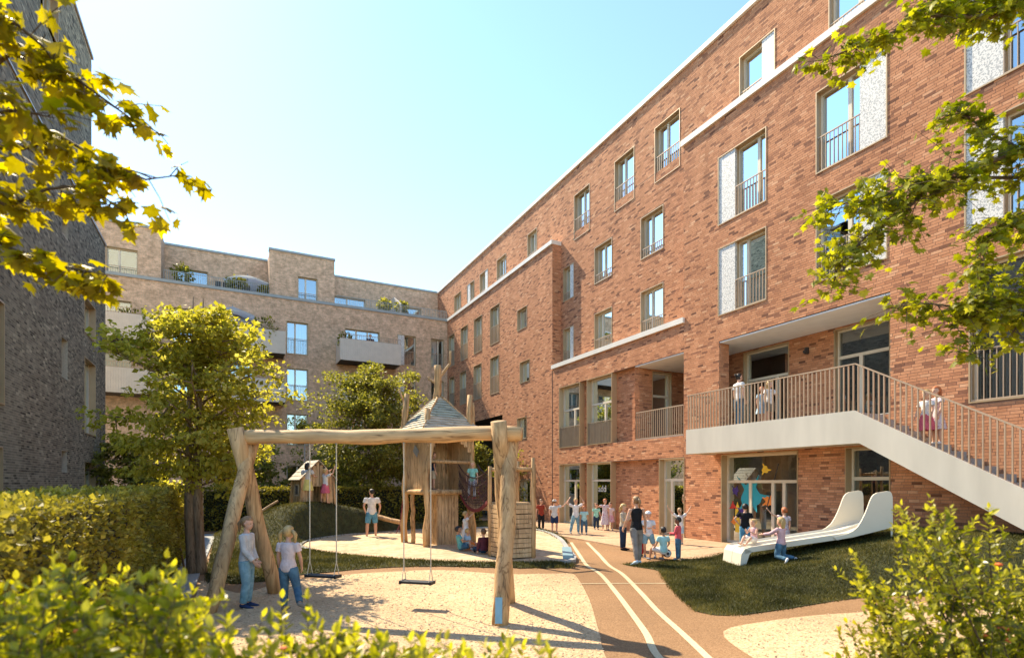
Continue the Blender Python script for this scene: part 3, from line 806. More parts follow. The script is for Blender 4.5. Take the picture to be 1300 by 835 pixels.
def baluster(x, y, z, w=.024):
    o = bpy.data.objects.new('baluster', BME); COL.objects.link(o); o.parent = ST; o.location = (x - XP, y - 8, z)
q = MB(); q.box(-.019, .019, -.012, .012, -.03, HR - .005); BME = q.mesh('baluster'); BME.materials.append(M['railing_metal'])
y = Yl - .05
while y > Ye + .05:
    baluster(XP + .06, y, zt(y)); y -= .117
for i in range(1, 9): baluster(XP + .06 + i * .13, Yl - .02, ZT)

# ================================================================== the beige brick building at the end
EB = thing('apartment_building', 'sand coloured brick apartment building with balconies and roof terraces closing the court at the back', 'building', (3, Y_END, 0))
FE = fy(Y_END)
wE = [
 (3.26, 4.63, 10.52, 12.70, dict(rail=1.0, split=.4, glass='sky_glass', curtain=('curtain_white', .4, 1))), (3.26, 4.63, 7.45, 9.62, dict(rail=1.0, split=.4, glass='sky_glass', curtain=('curtain_white', 0, .4))), (3.26, 4.63, 4.45, 6.6, dict(rail=1.0, split=.4, glass='sky_glass')),
 (7.0, 9.41, 10.45, 12.69, dict(split=(.33, .66), glass='sky_glass')), (7.0, 9.41, 7.4, 9.62, dict(split=(.33, .66), glass='sky_glass')), (7.0, 9.41, 4.4, 6.6, dict(split=(.33, .66), glass='sky_glass')),
 (-.9, 1.3, 10.45, 12.69, dict(split=(.33, .66), glass='sky_glass')), (-.9, 1.3, 7.4, 9.62, dict(split=(.33, .66), glass='sky_glass')),
 (-3.2, -1.9, 10.45, 12.69, dict(split=.5, glass='sky_glass')), (-3.2, -1.9, 7.4, 9.62, dict(split=.5, glass='sky_glass')),
 (-6.8, -5.2, 10.45, 12.69, dict(split=.5, glass='sky_glass')), (-6.8, -5.2, 7.4, 9.62, dict(split=.5, glass='window_glass', room='warm_room')),
 (10.69, 12.06, 10.5, 12.72, dict(split=None, rail=1.0, panel='lo')), (10.69, 12.06, 7.45, 9.64, dict(split=None, rail=1.0, panel='lo')),
 (13.2, 14.2, 10.55, 12.72, dict(split=.6, rail=1.0, curtain=('curtain_white', 0, .55))), (13.2, 14.2, 7.45, 9.62, dict(split=.6, rail=1.0)), (13.2, 14.2, 4.45, 6.6, dict(split=.6, rail=1.0)),
 (-.9, 1.3, 1.0, 3.2, dict(split=.5)), (3.26, 4.63, 1.0, 3.2, dict(split=.5)),
]
we = MB(FE)
wall_cells(we, -10, XA, 0, CORN - .15, [w[:4] for w in wE])
for w in wE: reveal(we, w, .24)
setb = [ # (frame, x0, x1, windows)
 (39.75, -10, -3.79, [(-6.53, -4.97, 14.3, 15.95)]), (42.0, -3.79, 2.27, [(-3.17, -1.35, 14.3, 16.05), (.34, 1.7, 14.3, 16.0)]),
 (39.75, 2.27, 6.41, [(4.01, 5.3, 14.3, 15.95)]), (42.8, 6.41, XB, [(6.86, 9.21, 14.3, 16.0), (11.26, 13.61, 14.3, 15.95)])]
for yy, a, b, ws in setb:
    we.fr = fy(yy); wall_cells(we, a, b, CORN - .1, 17.4, ws)
    for o in ws: reveal(we, o, .24)
we.fr = None
we.build('wall', 'beige_brick', EB)
sw = MB()
for x, y0, y1 in [(-3.79, 39.75, 42.0), (2.27, 39.75, 42.0), (6.41, 39.75, 42.8)]: sw.quad((x, y0, CORN - .1), (x, y1, CORN - .1), (x, y1, 17.4), (x, y0, 17.4))
sw.quad((-10, Y_END, 0), (-10, 50, 0), (-10, 50, 17.4), (-10, Y_END, 17.4))
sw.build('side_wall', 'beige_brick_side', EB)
for yy, a, b, ws in setb:
    c = MB(); c.box(a - .04, b + .04, yy - .07, yy + .4, 17.38, 17.52); c.build('roof_coping', 'grey_coping', EB)
    for o in ws: window(EB, fy(yy), *o, split=.4, rail=(.5 if a in (-10, 2.27) else 0), glass='sky_glass', surround=True)
r_ = MB(); r_.box(-10, XB, 43.2, 50, 17.2, 17.36); r_.box(-10, -3.8, 40.1, 43.2, 17.2, 17.36); r_.box(2.3, 6.4, 40.1, 43.2, 17.2, 17.36); r_.build('roof', 'grey_metal', EB)
tf = MB(); tf.box(-10, XB, Y_END + .25, 42.79, CORN - .3, CORN - .101); tf.build('terrace_floor', 'kerb_stone', EB)
co = MB(FE); co.box(-10, XA - .0, -.3, .07, CORN - .15, CORN + .03); co.build('terrace_coping', 'grey_coping', EB)
for a, b in [(-3.6, 2.2), (6.5, XA - .05)]:
    t = MB(FE); railing_bars(t, a, b, CORN + .04, CORN + .62, -.12, .12, .02); t.build('terrace_railing', 'grey_coping', EB)
dv = MB(); prism(dv, 11.02, 11.09, [(39.6, CORN), (42.8, CORN), (42.8, 16.2), (41.5, 16.1), (39.6, 15.1)]); dv.build('terrace_divider', 'balcony_panel_metal', EB)
for w in wE: window(EB, FE, *w[:4], **w[4])
# balconies hung on the facade
for (a, b, z, nm) in [(6.44, 10.45, 10.42, 0), (-1.1, 3.05, 10.42, 0), (-9.0, -3.9, 10.42, 0), (6.44, 10.45, 7.36, 0), (-1.1, 3.05, 7.36, 0), (-9.0, -3.9, 7.36, 0)]:
    dp = 1.7
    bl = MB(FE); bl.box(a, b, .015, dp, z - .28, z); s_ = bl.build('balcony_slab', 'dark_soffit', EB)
    p = MB(FE)
    p.box(a, b, dp, dp + .03, z - .3, z + 1.12); p.box(a - .03, a, .015, dp + .03, z - .3, z + 1.12); p.box(b, b + .03, .015, dp + .03, z - .3, z + 1.12)
    k = int((b - a) / .12)
    for i in range(k + 1): u = a + (b - a) * i / k; p.box(u - .012, u + .012, dp + .03, dp + .05, z - .28, z + 1.1)
    p.build('balcony_panel', 'balcony_panel_metal', s_)
    rr_ = MB(FE); railing_bars(rr_, a, b, z + 1.14, z + 1.42, dp + .015, .12, .02); rr_.build('balcony_railing', 'railing_metal', s_)

# ================================================================== the dark brick building on the left
XL = -5.2
FL = fX(XL)
LB = thing('dark_brick_building', 'tall dark grey glazed brick building on the left behind the long hedge', 'building', (XL, 25, 0))
def lwin(p0, p1, q0, q1):
    ya, _ = on_wall(p0, 400, XL); yb, _ = on_wall(p1, 400, XL); _, zt_ = on_wall((p0 + p1) / 2, q0, XL); _, zb_ = on_wall((p0 + p1) / 2, q1, XL)
    return (min(ya, yb), max(ya, yb), zb_, zt_)
wl_ = [lwin(*q) for q in [(109, 121, 385, 430), (107, 121, 458, 552), (106, 119, 586, 618), (79, 86, 280, 300), (78, 86, 430, 481), (78, 85, 572, 600), (-9, 5, 380, 512), (-6, 8, 238, 300), (-12, 3, 566, 625), (54, 74, -30, 38), (66, 76, 196, 240)]]
wl_[0] = (wl_[1][0], wl_[1][1], wl_[0][2], wl_[0][3]); wl_[2] = (wl_[1][0], wl_[1][1], wl_[2][2], wl_[2][3])
LT = [(-2, 14.0), (17.5, 14.6), (25.0, 19.9), (28.9, 19.9)]     # tall part's roof line; unseen near slope shaped to let sun reach the hedge
low = MB(FL)
YL0, YL1, YL2 = 12.5, 28.9, 31.5
wall_cells(low, YL0, YL2, 0, 13.0, [w for w in wl_ if w[3] < 13.0 or w[2] < 13.0])
for w in wl_: reveal(low, w, .28)
def roofz(y):
    for (a, za), (b, zb_) in zip(LT, LT[1:]):
        if y <= b: return za + (zb_ - za) * (y - a) / (b - a)
    return LT[-1][1]
# upper part in vertical strips following the pitched roof line
ups = [w for w in wl_ if w[3] > 13.0]
cuts = sorted({YL0, YL1, 17.5, 25.0, *[x for w in ups for x in w[:2] if YL0 < x < YL1]})
for a, b in zip(cuts, cuts[1:]):
    m_ = (a + b) / 2; zz = 13.0
    for w in sorted([w for w in ups if w[0] < m_ < w[1]], key=lambda w: w[2]):
        if w[2] > zz: low.quad((a, -.05, zz), (b, -.05, zz), (b, -.05, w[2]), (a, -.05, w[2]))
        zz = max(zz, w[3])
    low.add([(a, -.05, zz), (b, -.05, zz), (b, -.05, max(zz + .01, roofz(b))), (a, -.05, max(zz + .01, roofz(a)))], [(0, 1, 2, 3)])
low.quad((YL2, 0, 0), (YL2, -7, 0), (YL2, -7, 13), (YL2, 0, 13)); low.quad((YL1, -.05, 13), (YL1, -7, 13), (YL1, -7, 19.9), (YL1, -.05, 19.9)); low.quad((YL0, 0, 0), (YL0, -7, 0), (YL0, -7, 13), (YL0, 0, 13))
low.quad((YL1, 0, 13), (YL2, 0, 13), (YL2, -7, 13), (YL1, -7, 13))
for (a, za), (b, zb_) in zip([(YL0, roofz(YL0)), (17.5, 14.6), (25.0, 19.9)], [(17.5, 14.6), (25.0, 19.9), (28.9, 19.9)]): low.quad((a, -.05, za), (b, -.05, zb_), (b, -7, zb_), (a, -7, za))
low.build('wall', 'grey_mortar', LB)
lb = []
lay_bricks(14.0, YL2, .5, 13.0, [w for w in wl_ if w[2] < 13.0], 0, lb)
lb2 = lay_bricks(17.5, YL1, 13.05, 19.8, ups, -.05)
lb += [b for b in lb2 if b[3] < roofz(b[0]) - .05]
brick_objects(lb, FL, 'x', LB, 'dark_brick', lambda b: b[0] > 18.4 and b[2] > 2.2)
c = MB(FL); c.box(YL1 + .0, YL2 + .05, -.3, .05, 13.0, 13.12); c.box(YL0, YL1, .0, .05, 13.0, 13.06)
c.build('parapet_coping', 'bronze_metal', LB)
c = MB(FL); c.box(25.0, YL1 + .04, -.3, .02, 19.9, 20.03); c.obox((17.5, -.14, 14.66), (25.0, -.14, 19.96), .32, .12); c.build('roof_coping', 'bronze_metal', LB)
for i, w in enumerate(wl_):
    if i in (3, 4, 5, 10): window(LB, FL, *w, split=None, depth=.28, surround=False, lining='bronze_metal', wide=.04)
    else: window(LB, FL, *w, split=None, depth=.28, lining='champagne_metal', glass='window_glass')
# ================================================================== the ground
def catmull(P, k=8, closed=True):
    P = [Vector((*p, 0)) for p in P]; n = len(P); out = []
    rng_ = range(n) if closed else range(n - 1)
    for i in rng_:
        g_ = (lambda j: P[j % n]) if closed else (lambda j: P[min(max(j, 0), n - 1)])
        p0, p1, p2, p3 = g_(i - 1), g_(i), g_(i + 1), g_(i + 2)
        for j in range(k):
            t = j / k
            q = .5 * ((2 * p1) + (-p0 + p2) * t + (2 * p0 - 5 * p1 + 4 * p2 - p3) * t * t + (-p0 + 3 * p1 - 3 * p2 + p3) * t ** 3)
            out.append((q.x, q.y))
    if not closed: out.append((P[-1].x, P[-1].y))
    return out
def sheet(name, pts, z, mat, thick=0.0, kind='structure', smooth=0):
    if smooth: pts = catmull(pts, smooth)
    bm = bmesh.new(); vs = [bm.verts.new((x, y, z)) for x, y in pts]
    f = bm.faces.new(vs); 
    if f.normal.z < 0: f.normal_flip()
    if thick:
        r = bmesh.ops.extrude_face_region(bm, geom=[f]); ex = [v for v in r['geom'] if isinstance(v, bmesh.types.BMVert)]
        for v in ex: v.co.z = z
        for v in vs: v.co.z = z - thick
    bmesh.ops.triangulate(bm, faces=bm.faces[:])
    bmesh.ops.recalc_face_normals(bm, faces=bm.faces[:])
    me = bpy.data.meshes.new(name); bm.to_mesh(me); bm.free()
    if not thick and len(me.polygons) and me.polygons[0].normal.z < 0: me.flip_normals()
    o = link(name, me, mat); tag(o, kind=kind)
    return o
def inpoly(X, Y, P):
    P = np.array(P); r = np.zeros(X.shape, bool); n = len(P); j = n - 1
    for i in range(n):
        xi, yi = P[i]; xj, yj = P[j]
        c = ((yi > Y) != (yj > Y)) & (X < (xj - xi) * (Y - yi) / (yj - yi + 1e-12) + xi)
        r ^= c; j = i
    return r
def pdist(X, Y, P, closed=True):
    P = np.array(P); d = np.full(X.shape, 1e9)
    n = len(P)
    for i in range(n if closed else n - 1):
        a, b = P[i], P[(i + 1) % n]; ab = b - a; L = ab @ ab + 1e-12
        t = np.clip(((X - a[0]) * ab[0] + (Y - a[1]) * ab[1]) / L, 0, 1)
        d = np.minimum(d, np.hypot(X - a[0] - t * ab[0], Y - a[1] - t * ab[1]))
    return d
def sstep(t): t = np.clip(t, 0, 1); return t * t * (3 - 2 * t)

g = MB(); g.quad((-500, -500, -.03), (500, -500, -.03), (500, 900, -.03), (-500, 900, -.03)); g.build('ground', 'soil', None, kind='structure')
sheet('rubber_track', [(-1.0, 1.0), (14.6, 1.0), (14.6, 27), (9, 27), (-1.0, 27)], -.006, 'rubber')
# pale gravel round the swings, its rounded edge measured from the picture
GR = [gp(*q) for q in [(300, 752), (345, 742), (372, 735), (400, 734), (450, 728), (500, 725), (560, 723), (640, 728), (700, 727.5), (724, 727.5), (733, 733), (748, 760), (760, 800), (770, 835)]] + [(3.5, 4.2), (2.8, 1.2), (-.55, 1.2), (-.55, 11.0), (-.5, 13.0)]
sheet('gravel_bed', GR, 0.0, 'gravel', smooth=4)
GR2 = [gp(*q) for q in [(918, 801), (980, 787), (1044, 779.5), (1101, 775.5)]] + [(10.2, 5.15), (12.0, 4.2), (13.0, 2.2), (9, 1.2), (4.4, 1.2), (4.9, 3.0), gp(962, 838)]
sheet('gravel_bed', GR2, 0.0, 'gravel', smooth=4)
PZ = [gp(*q) for q in [(674, 674), (708, 680.6), (741, 686), (787, 694.5), (830, 703), (850, 707)]] + [(10.2, 10.6), (13.9, 10.6), (13.9, 9.0), (XA, 9.0), (XA, 29.5), (11.6, 29.5), (11.2, 22)]
sheet('plaza_paving', PZ, .045, 'plaza_paving', thick=.06)
pj = MB()
for i in range(8):
    yy = 12.2 + i * 1.9; pj.box(11.35, XA - .02, yy, yy + .018, .046, .0495)
pj.build('paving_joint', 'rubber', None, kind='structure')
# white running lines on the track
def stripe(name, pts, w, z, mat):
    P = catmull(pts, 6, closed=False); m = MB(); L = []; Rr = []
    for i, (x, y) in enumerate(P):
        a = P[max(i - 1, 0)]; b = P[min(i + 1, len(P) - 1)]
        t = Vector((b[0] - a[0], b[1] - a[1])).normalized()
        L.append((x - t.y * w / 2, y + t.x * w / 2, z)); Rr.append((x + t.y * w / 2, y - t.x * w / 2, z))
    n = len(P); m.add(L + Rr, [(i, n + i, n + i + 1, i + 1) for i in range(n - 1)])
    m.v = m.v
    return m.build(name, mat, None, kind='structure')
stripe('track_line', [gp(*q) for q in [(725, 688), (735, 703), (745, 717), (762, 728), (781, 750), (800, 775), (820, 803), (838, 835)]] + [(3.95, 3.6)], .095, 0, 'line_paint')
stripe('track_line', [gp(*q) for q in [(745, 688), (760, 703), (773, 717), (790, 728), (812, 750), (835, 775), (866, 803), (900, 835)]] + [(4.2, 3.4)], .095, 0, 'line_paint')
stripe('track_line', [gp(735, 740.5), gp(790, 740), gp(848, 740)], .05, .003, 'line_paint')
path = sheet('path', [(-1.1, 10.0), (-.62, 10.0), (-.6, 15), (-.55, 20), (-.4, 24.5), (-1.1, 24.5)], .03, 'kerb_stone', thick=.05)
sheet('path', [(-.55, 16.6), (.9, 16.9), (.6, 18.4), (-.55, 18.0)], .012, 'plaza_paving')
sheet('path', [(-.5, 21.0), (-.2, 20.4), (.3, 21.2), (-.1, 22.6)], .02, 'plaza_paving')
strip = sheet('path', [(14.44, 8.6), (14.44, 1.2), (13.95, 1.2), (13.95, 8.6)], .985, 'plaza_paving', thick=.5)

def scatter(name, label, cat, poly, n, size, mat, flat_, near):
    P = np.array(poly); x0, y0 = P.min(0); x1, y1 = P.max(0)
    X = x0 + RNG.random(n * 6) * (x1 - x0); Y = y0 + RNG.random(n * 6) * (y1 - y0)
    d = np.hypot(X, Y); k = inpoly(X, Y, poly) & (d > 3.5) & (RNG.random(n * 6) < np.clip((near / d) ** 1.6, 0, 1)); X, Y = X[k][:n], Y[k][:n]; m = len(X)
    O = np.array([(1, 0, 0), (0, 1, 0), (-1, 0, 0), (0, -1, 0), (0, 0, 1), (0, 0, -.3)], float)
    F = np.array([(0, 1, 4), (1, 2, 4), (2, 3, 4), (3, 0, 4), (1, 0, 5), (2, 1, 5), (3, 2, 5), (0, 3, 5)])
    sz = size * (.5 + RNG.random(m) ** 2 * 1.6); a = RNG.random(m) * 6.28; st = .6 + .5 * RNG.random(m)
    V = O[None] * sz[:, None, None] * np.stack([np.ones(m), st, np.full(m, flat_)], 1)[:, None, :] + RNG.normal(0, .12, (m, 6, 3)) * sz[:, None, None] * np.array([1, 1, .3])
    Vx = V[..., 0] * np.cos(a)[:, None] - V[..., 1] * np.sin(a)[:, None]; Vy = V[..., 0] * np.sin(a)[:, None] + V[..., 1] * np.cos(a)[:, None]
    V = np.stack([Vx + X[:, None], Vy + Y[:, None], V[..., 2] + .003], 2)
    me = big_mesh(name, V.reshape(-1, 3), (F[None] + (np.arange(m) * 6)[:, None, None]).reshape(-1, 3), np.repeat(RNG.random(m), 6))
    tag(link(name, me, mat), label, cat, kind='stuff')
m_, n_, l_, b_ = new_mat('pebble'); at_ = nd(n_, "ShaderNodeAttribute", attribute_name="bcol"); r_p = ramp(n_, [(0, (.28, .18, .10)), (.5, (.56, .40, .245)), (1, (.72, .55, .36))]); l_.new(at_.outputs['Fac'], r_p.inputs[0]); l_.new(r_p.outputs[0], b_.inputs['Base Color']); b_.inputs['Roughness'].default_value = .8
scatter('pebbles', 'fine tan pebbles lying over the gravel round the swings', 'gravel', GR, 13000, .010, 'pebble', .6, 6.5)
scatter('pebbles', 'fine tan pebbles lying over the gravel bed at the lower right', 'gravel', GR2, 5000, .010, 'pebble', .6, 6.5)
# sand pit with its grey kerb
ZP = .05
PIT = [gp(x, y, ZP) for x, y in [(384, 694), (391, 687), (410, 683), (440, 679), (475, 676.5), (520, 673.5), (560, 672), (610, 670), (660, 670.5), (690, 675), (708, 684), (717, 697), (724, 711), (690, 713), (640, 713.5), (600, 713), (550, 711.5), (500, 709), (450, 705), (410, 700)]]
PITS = catmull(PIT, 4)
sheet('sand_pit', PITS, ZP, 'sand', thick=.3)
def ring(P, w, z0, z1, name, mat, skip=()):
    n = len(P); ins = []; 
    C0 = np.mean(np.array(P), 0)
    m = MB(); A = []; B = []
    for i in range(n):
        a, b = P[i - 1], P[(i + 1) % n]; t = Vector((b[0] - a[0], b[1] - a[1])).normalized(); nn = Vector((t.y, -t.x))
        if nn.dot(Vector((P[i][0] - C0[0], P[i][1] - C0[1]))) < 0: nn = -nn
        A.append(P[i]); B.append((P[i][0] + nn.x * w, P[i][1] + nn.y * w))
    for i in range(n):
        j = (i + 1) % n
        if i in skip: continue
        a, b, c, d = A[i], A[j], B[j], B[i]
        m.add([(*a, z1), (*b, z1), (*c, z1), (*d, z1), (*a, z0), (*b, z0), (*c, z0), (*d, z0)], [(0, 1, 2, 3), (0, 4, 5, 1), (3, 2, 6, 7)])
    return m.build(name, mat, None, kind='structure')
ring(PITS, .14, -.02, ZP + .045, 'sand_pit_kerb', 'kerb_stone', skip=range(50, 78))

# ------------------------------------------------------------------ grass
def height_sheet(name, poly, hf, step, mat):
    P = np.array(poly); x0, y0 = P.min(0); x1, y1 = P.max(0)
    bm = bmesh.new()
    nx = int((x1 - x0) / step) + 2; ny = int((y1 - y0) / step) + 2
    gx = x0 + np.arange(nx) * step; gy = y0 + np.arange(ny) * step
    X, Y = np.meshgrid(gx, gy, indexing='ij')
    IN = inpoly(X, Y, poly); D = pdist(X, Y, poly)
    # snap near-outside vertices onto the outline
    keep = IN | (D < step * .75)
    XS, YS = X.copy(), Y.copy()
    out = keep & ~IN
    for i, j in zip(*np.where(out)):
        best = None
        for k in range(len(P)):
            a, b = P[k], P[(k + 1) % len(P)]; ab = b - a
            t = min(1, max(0, ((X[i, j] - a[0]) * ab[0] + (Y[i, j] - a[1]) * ab[1]) / (ab @ ab + 1e-12)))
            q = a + t * ab; dd = (q[0] - X[i, j]) ** 2 + (q[1] - Y[i, j]) ** 2
            if best is None or dd < best[0]: best = (dd, q)
        XS[i, j], YS[i, j] = best[1]
    Z = hf(XS, YS)
    idx = -np.ones(X.shape, int); V = []
    for i, j in zip(*np.where(keep)): idx[i, j] = len(V); V.append((XS[i, j], YS[i, j], Z[i, j]))
    F = []
    for i in range(nx - 1):
        for j in range(ny - 1):
            q = (idx[i, j], idx[i + 1, j], idx[i + 1, j + 1], idx[i, j + 1])
            if min(q) >= 0: F.append(q)
    me = big_mesh(name, np.array(V), np.array(F), smooth=True)
    o = link(name, me, mat); tag(o, kind='structure')
    return o
def blades(name, label, poly, hf, n, h, w, avoid=None):
    P = np.array(poly); x0, y0 = P.min(0); x1, y1 = P.max(0)
    X = x0 + RNG.random(n * 3) * (x1 - x0); Y = y0 + RNG.random(n * 3) * (y1 - y0)
    k = inpoly(X, Y, poly)
    if avoid is not None: k &= ~inpoly(X, Y, avoid)
    X, Y = X[k], Y[k]
    # thin out with distance so that density follows what the eye resolves
    d = np.hypot(X, Y); pr = np.clip((np.quantile(d, .05) / d) ** 1.2, .1, 1); k = RNG.random(len(X)) < pr
    X, Y, d = X[k][:n], Y[k][:n], d[k][:n]; m = len(X)
    Z = hf(X, Y) - .01
    X = X + RNG.normal(0, .035, m); Y = Y + RNG.normal(0, .035, m)
    a = RNG.random(m) * 2 * PI; sc = (d / 9) ** .35
    H = h * (.5 + RNG.random(m)) ; Wd = w * sc * (.7 + .6 * RNG.random(m))
    lx, ly = RNG.normal(0, .45, m) * H, RNG.normal(0, .45, m) * H
    V = np.zeros((m, 3, 3))
    V[:, 0] = np.c_[X - np.cos(a) * Wd, Y - np.sin(a) * Wd, Z]; V[:, 1] = np.c_[X + np.cos(a) * Wd, Y + np.sin(a) * Wd, Z]; V[:, 2] = np.c_[X + lx, Y + ly, Z + H]
    c = np.zeros(m)
    for i in range(m): c[i] = noise.noise(Vector((X[i] * 1.3, Y[i] * 1.3, 0))) + .8 * noise.noise(Vector((X[i] * .45, Y[i] * .45, 7))) + .4 * noise.noise(Vector((X[i] * 5, Y[i] * 5, 3)))
    col = np.clip(.38 + c * .5 + RNG.normal(0, .17, m), 0, 1)
    me = big_mesh(name, V.reshape(-1, 3), np.arange(m * 3).reshape(-1, 3), np.repeat(col, 3))
    o = link(name, me, 'grass_blade'); tag(o, label, 'grass', kind='stuff')
# right hand mound
FRONT = [(8.62, 10.95)] + [gp(*q) for q in [(806, 719), (835, 723), (848, 742), (862, 758), (882, 775), (905, 780), (935, 781), (1000, 772), (1060, 762), (1120, 755)]] + [(11.4, 5.1), (12.4, 3.6), (13.2, 1.6)]
BACK = [(14.1, 1.6), (14.1, 8.6), (13.75, 9.6), (13.3, 11.35), (12.4, 11.3), (11.2, 11.0), (9.8, 10.85)]
MA = FRONT + BACK
PLZ = [(8.62, 10.95), (9.8, 10.85), (11.2, 11.0), (12.4, 11.3), (13.3, 11.35), (13.9, 9.9)]
def hA(X, Y):
    X = np.asarray(X, float); Y = np.asarray(Y, float)
    d1 = pdist(X, Y, FRONT, False); d2 = pdist(X, Y, PLZ, False)
    t = ((X - 10.4) * .86 - (Y - 8.7) * .51) / 3.14
    return .006 + np.clip(.15 + .68 * t, .10, .97) * sstep(d1 / 1.5) * sstep(.05 + d2 / 1.3)
height_sheet('grass_mound', MA, hA, .22, 'turf')
blades('grass', 'short dark green grass on the mound under the white slide', MA, hA, 120000, .05, .0055)
# grass round the sand pit and up to the play house
GB = [gp(*q) for q in [(300, 741), (340, 737), (372, 729.5), (400, 728), (450, 722.5), (500, 719.5), (560, 718.5), (640, 721), (727, 721)]] + [gp(728, 714)] + PIT[12:9:-1] + [gp(722, 690), gp(712, 678), gp(690, 671.5), (12.6, 22.5), (12.0, 26.2), (5, 26.2), (-.45, 26.2), (-.5, 18.3), (-.5, 14.5), (-.4, 12.6)]
MC = (2.55, 21.4)
def hB(X, Y):
    X = np.asarray(X, float); Y = np.asarray(Y, float)
    inn = inpoly(X, Y, PITS); d = pdist(X, Y, PITS); e = pdist(X, Y, GB)
    r2 = ((X - MC[0]) / np.where(X > MC[0], 4.4, 2.5)) ** 2 + ((Y - MC[1]) / 2.3) ** 2
    m = 1.22 * np.exp(-(r2 ** 1.25)) * sstep(d / .75)
    band = .055 * sstep(e / .3)
    return np.where(inn, -.02, .012 + np.maximum(band, 0) * sstep(.4 + e) + m)
height_sheet('grass_bank', GB, hB, .25, 'turf')
blades('grass', 'dark green grass round the sand pit and up to the little play house', GB, hB, 130000, .055, .007, avoid=PITS)

# ================================================================== leaves
MAPLE_R = [(.07, .03), (.40, -.06), (.33, .16), (.62, .40), (.36, .43), (.33, .66), (.15, .62), (0, 1.0)]
def tmpl_maple():
    o = [(0, 0)] + MAPLE_R + [(-x, y) for x, y in reversed(MAPLE_R[:-1])]
    V = [(0, .32, .0)] + [(x, y, -.16 * (x * x + (y - .3) ** 2) ** .5 - .05 * abs(x)) for x, y in o]
    n = len(o); return np.array(V), np.array([(0, i + 1, (i + 1) % n + 1) for i in range(n)])
def tmpl_oval(w=.27):
    o = [(0, 0), (w * .7, .2), (w, .48), (w * .66, .78), (0, 1), (-w * .66, .78), (-w, .48), (-w * .7, .2)]
    V = [(0, .5, -.03)] + [(x, y, .35 * abs(x) - .10 * y * y) for x, y in o]
    return np.array(V), np.array([(0, i + 1, (i + 1) % 8 + 1) for i in range(8)])
def tmpl_kite(w=.38):
    return np.array([(0, 0, 0), (w, .42, .08), (0, 1, -.08), (-w, .42, .08)], float), np.array([(0, 1, 2), (0, 2, 3)])
TM = {'maple': tmpl_maple(), 'oval': tmpl_oval(), 'kite': tmpl_kite()}
def leaf_frames(m, dirs, upb):
    """orthonormal frames: y along dirs, z as near as possible to upb"""
    y = dirs / (np.linalg.norm(dirs, axis=1, keepdims=True) + 1e-9)
    x = np.cross(y, upb); x /= (np.linalg.norm(x, axis=1, keepdims=True) + 1e-9)
    z = np.cross(x, y)
    return x, y, z
def leaf_mesh(name, kind, pos, size, dirs, upb, col, off):
    V0, F0 = TM[kind]; m = len(pos)
    x, y, z = leaf_frames(m, dirs, upb)
    V = pos[:, None, :] + size[:, None, None] * (V0[None, :, 0:1] * x[:, None] + V0[None, :, 1:2] * y[:, None] + V0[None, :, 2:3] * z[:, None])
    k = len(V0)
    F = (F0[None] + (np.arange(m) * k)[:, None, None]).reshape(-1, 3)
    return big_mesh(name, V.reshape(-1, 3) - np.array(off), F, np.repeat(col, k), smooth=False)
def leaves_out(parent, kind, mat, pos, size, dirs, upb, col, singles=0, name='foliage'):
    pos = np.array(pos, float); size = np.array(size, float); dirs = np.array(dirs, float); upb = np.array(upb, float); col = np.array(col, float)
    og = origin(parent)
    if singles:
        r = pos - np.array([0, 0, 2.0]); fwd = r[:, 0] * CS + r[:, 1] * CC; rt = r[:, 0] * CC - r[:, 1] * CS
        fw = np.maximum(fwd, .05); px = 650 + FPX * rt / fw; py = 613 - FPX * r[:, 2] / fw
        vis = (fwd > .3) & (px > -10) & (px < 1310) & (py > -10) & (py < 845)
        key = np.where(vis, size / fw, -1); order = np.argsort(-key); S = order[:singles]; S = [i for i in S if key[i] > 0]
        V0, F0 = TM[kind]; var = []
        for k in range(8):
            me = big_mesh('leaf', V0, F0, np.full(len(V0), k / 7.0)); me.materials.append(M[mat]); var.append(me)
        x, y, z = leaf_frames(len(pos), dirs, upb)
        for i in S:
            o = bpy.data.objects.new('leaf', var[int(round(float(np.clip(col[i], 0, 1)) * 7))]); COL.objects.link(o)
            mt = Matrix(((x[i, 0], y[i, 0], z[i, 0], pos[i, 0] - og[0]), (x[i, 1], y[i, 1], z[i, 1], pos[i, 1] - og[1]), (x[i, 2], y[i, 2], z[i, 2], pos[i, 2] - og[2]), (0, 0, 0, 1)))
            o.parent = parent; o.matrix_local = mt @ Matrix.Scale(float(size[i]), 4)
        msk = np.ones(len(pos), bool); msk[S] = False
        pos, size, dirs, upb, col = pos[msk], size[msk], dirs[msk], upb[msk], col[msk]
    if len(pos):
        me = leaf_mesh(name, kind, pos, size, dirs, upb, np.clip(col, 0, 1), og)
        o = link(name, me, mat, parent)
        o['kind'] = 'stuff'
def rvec(n): return RNG.normal(0, 1, (n, 3))

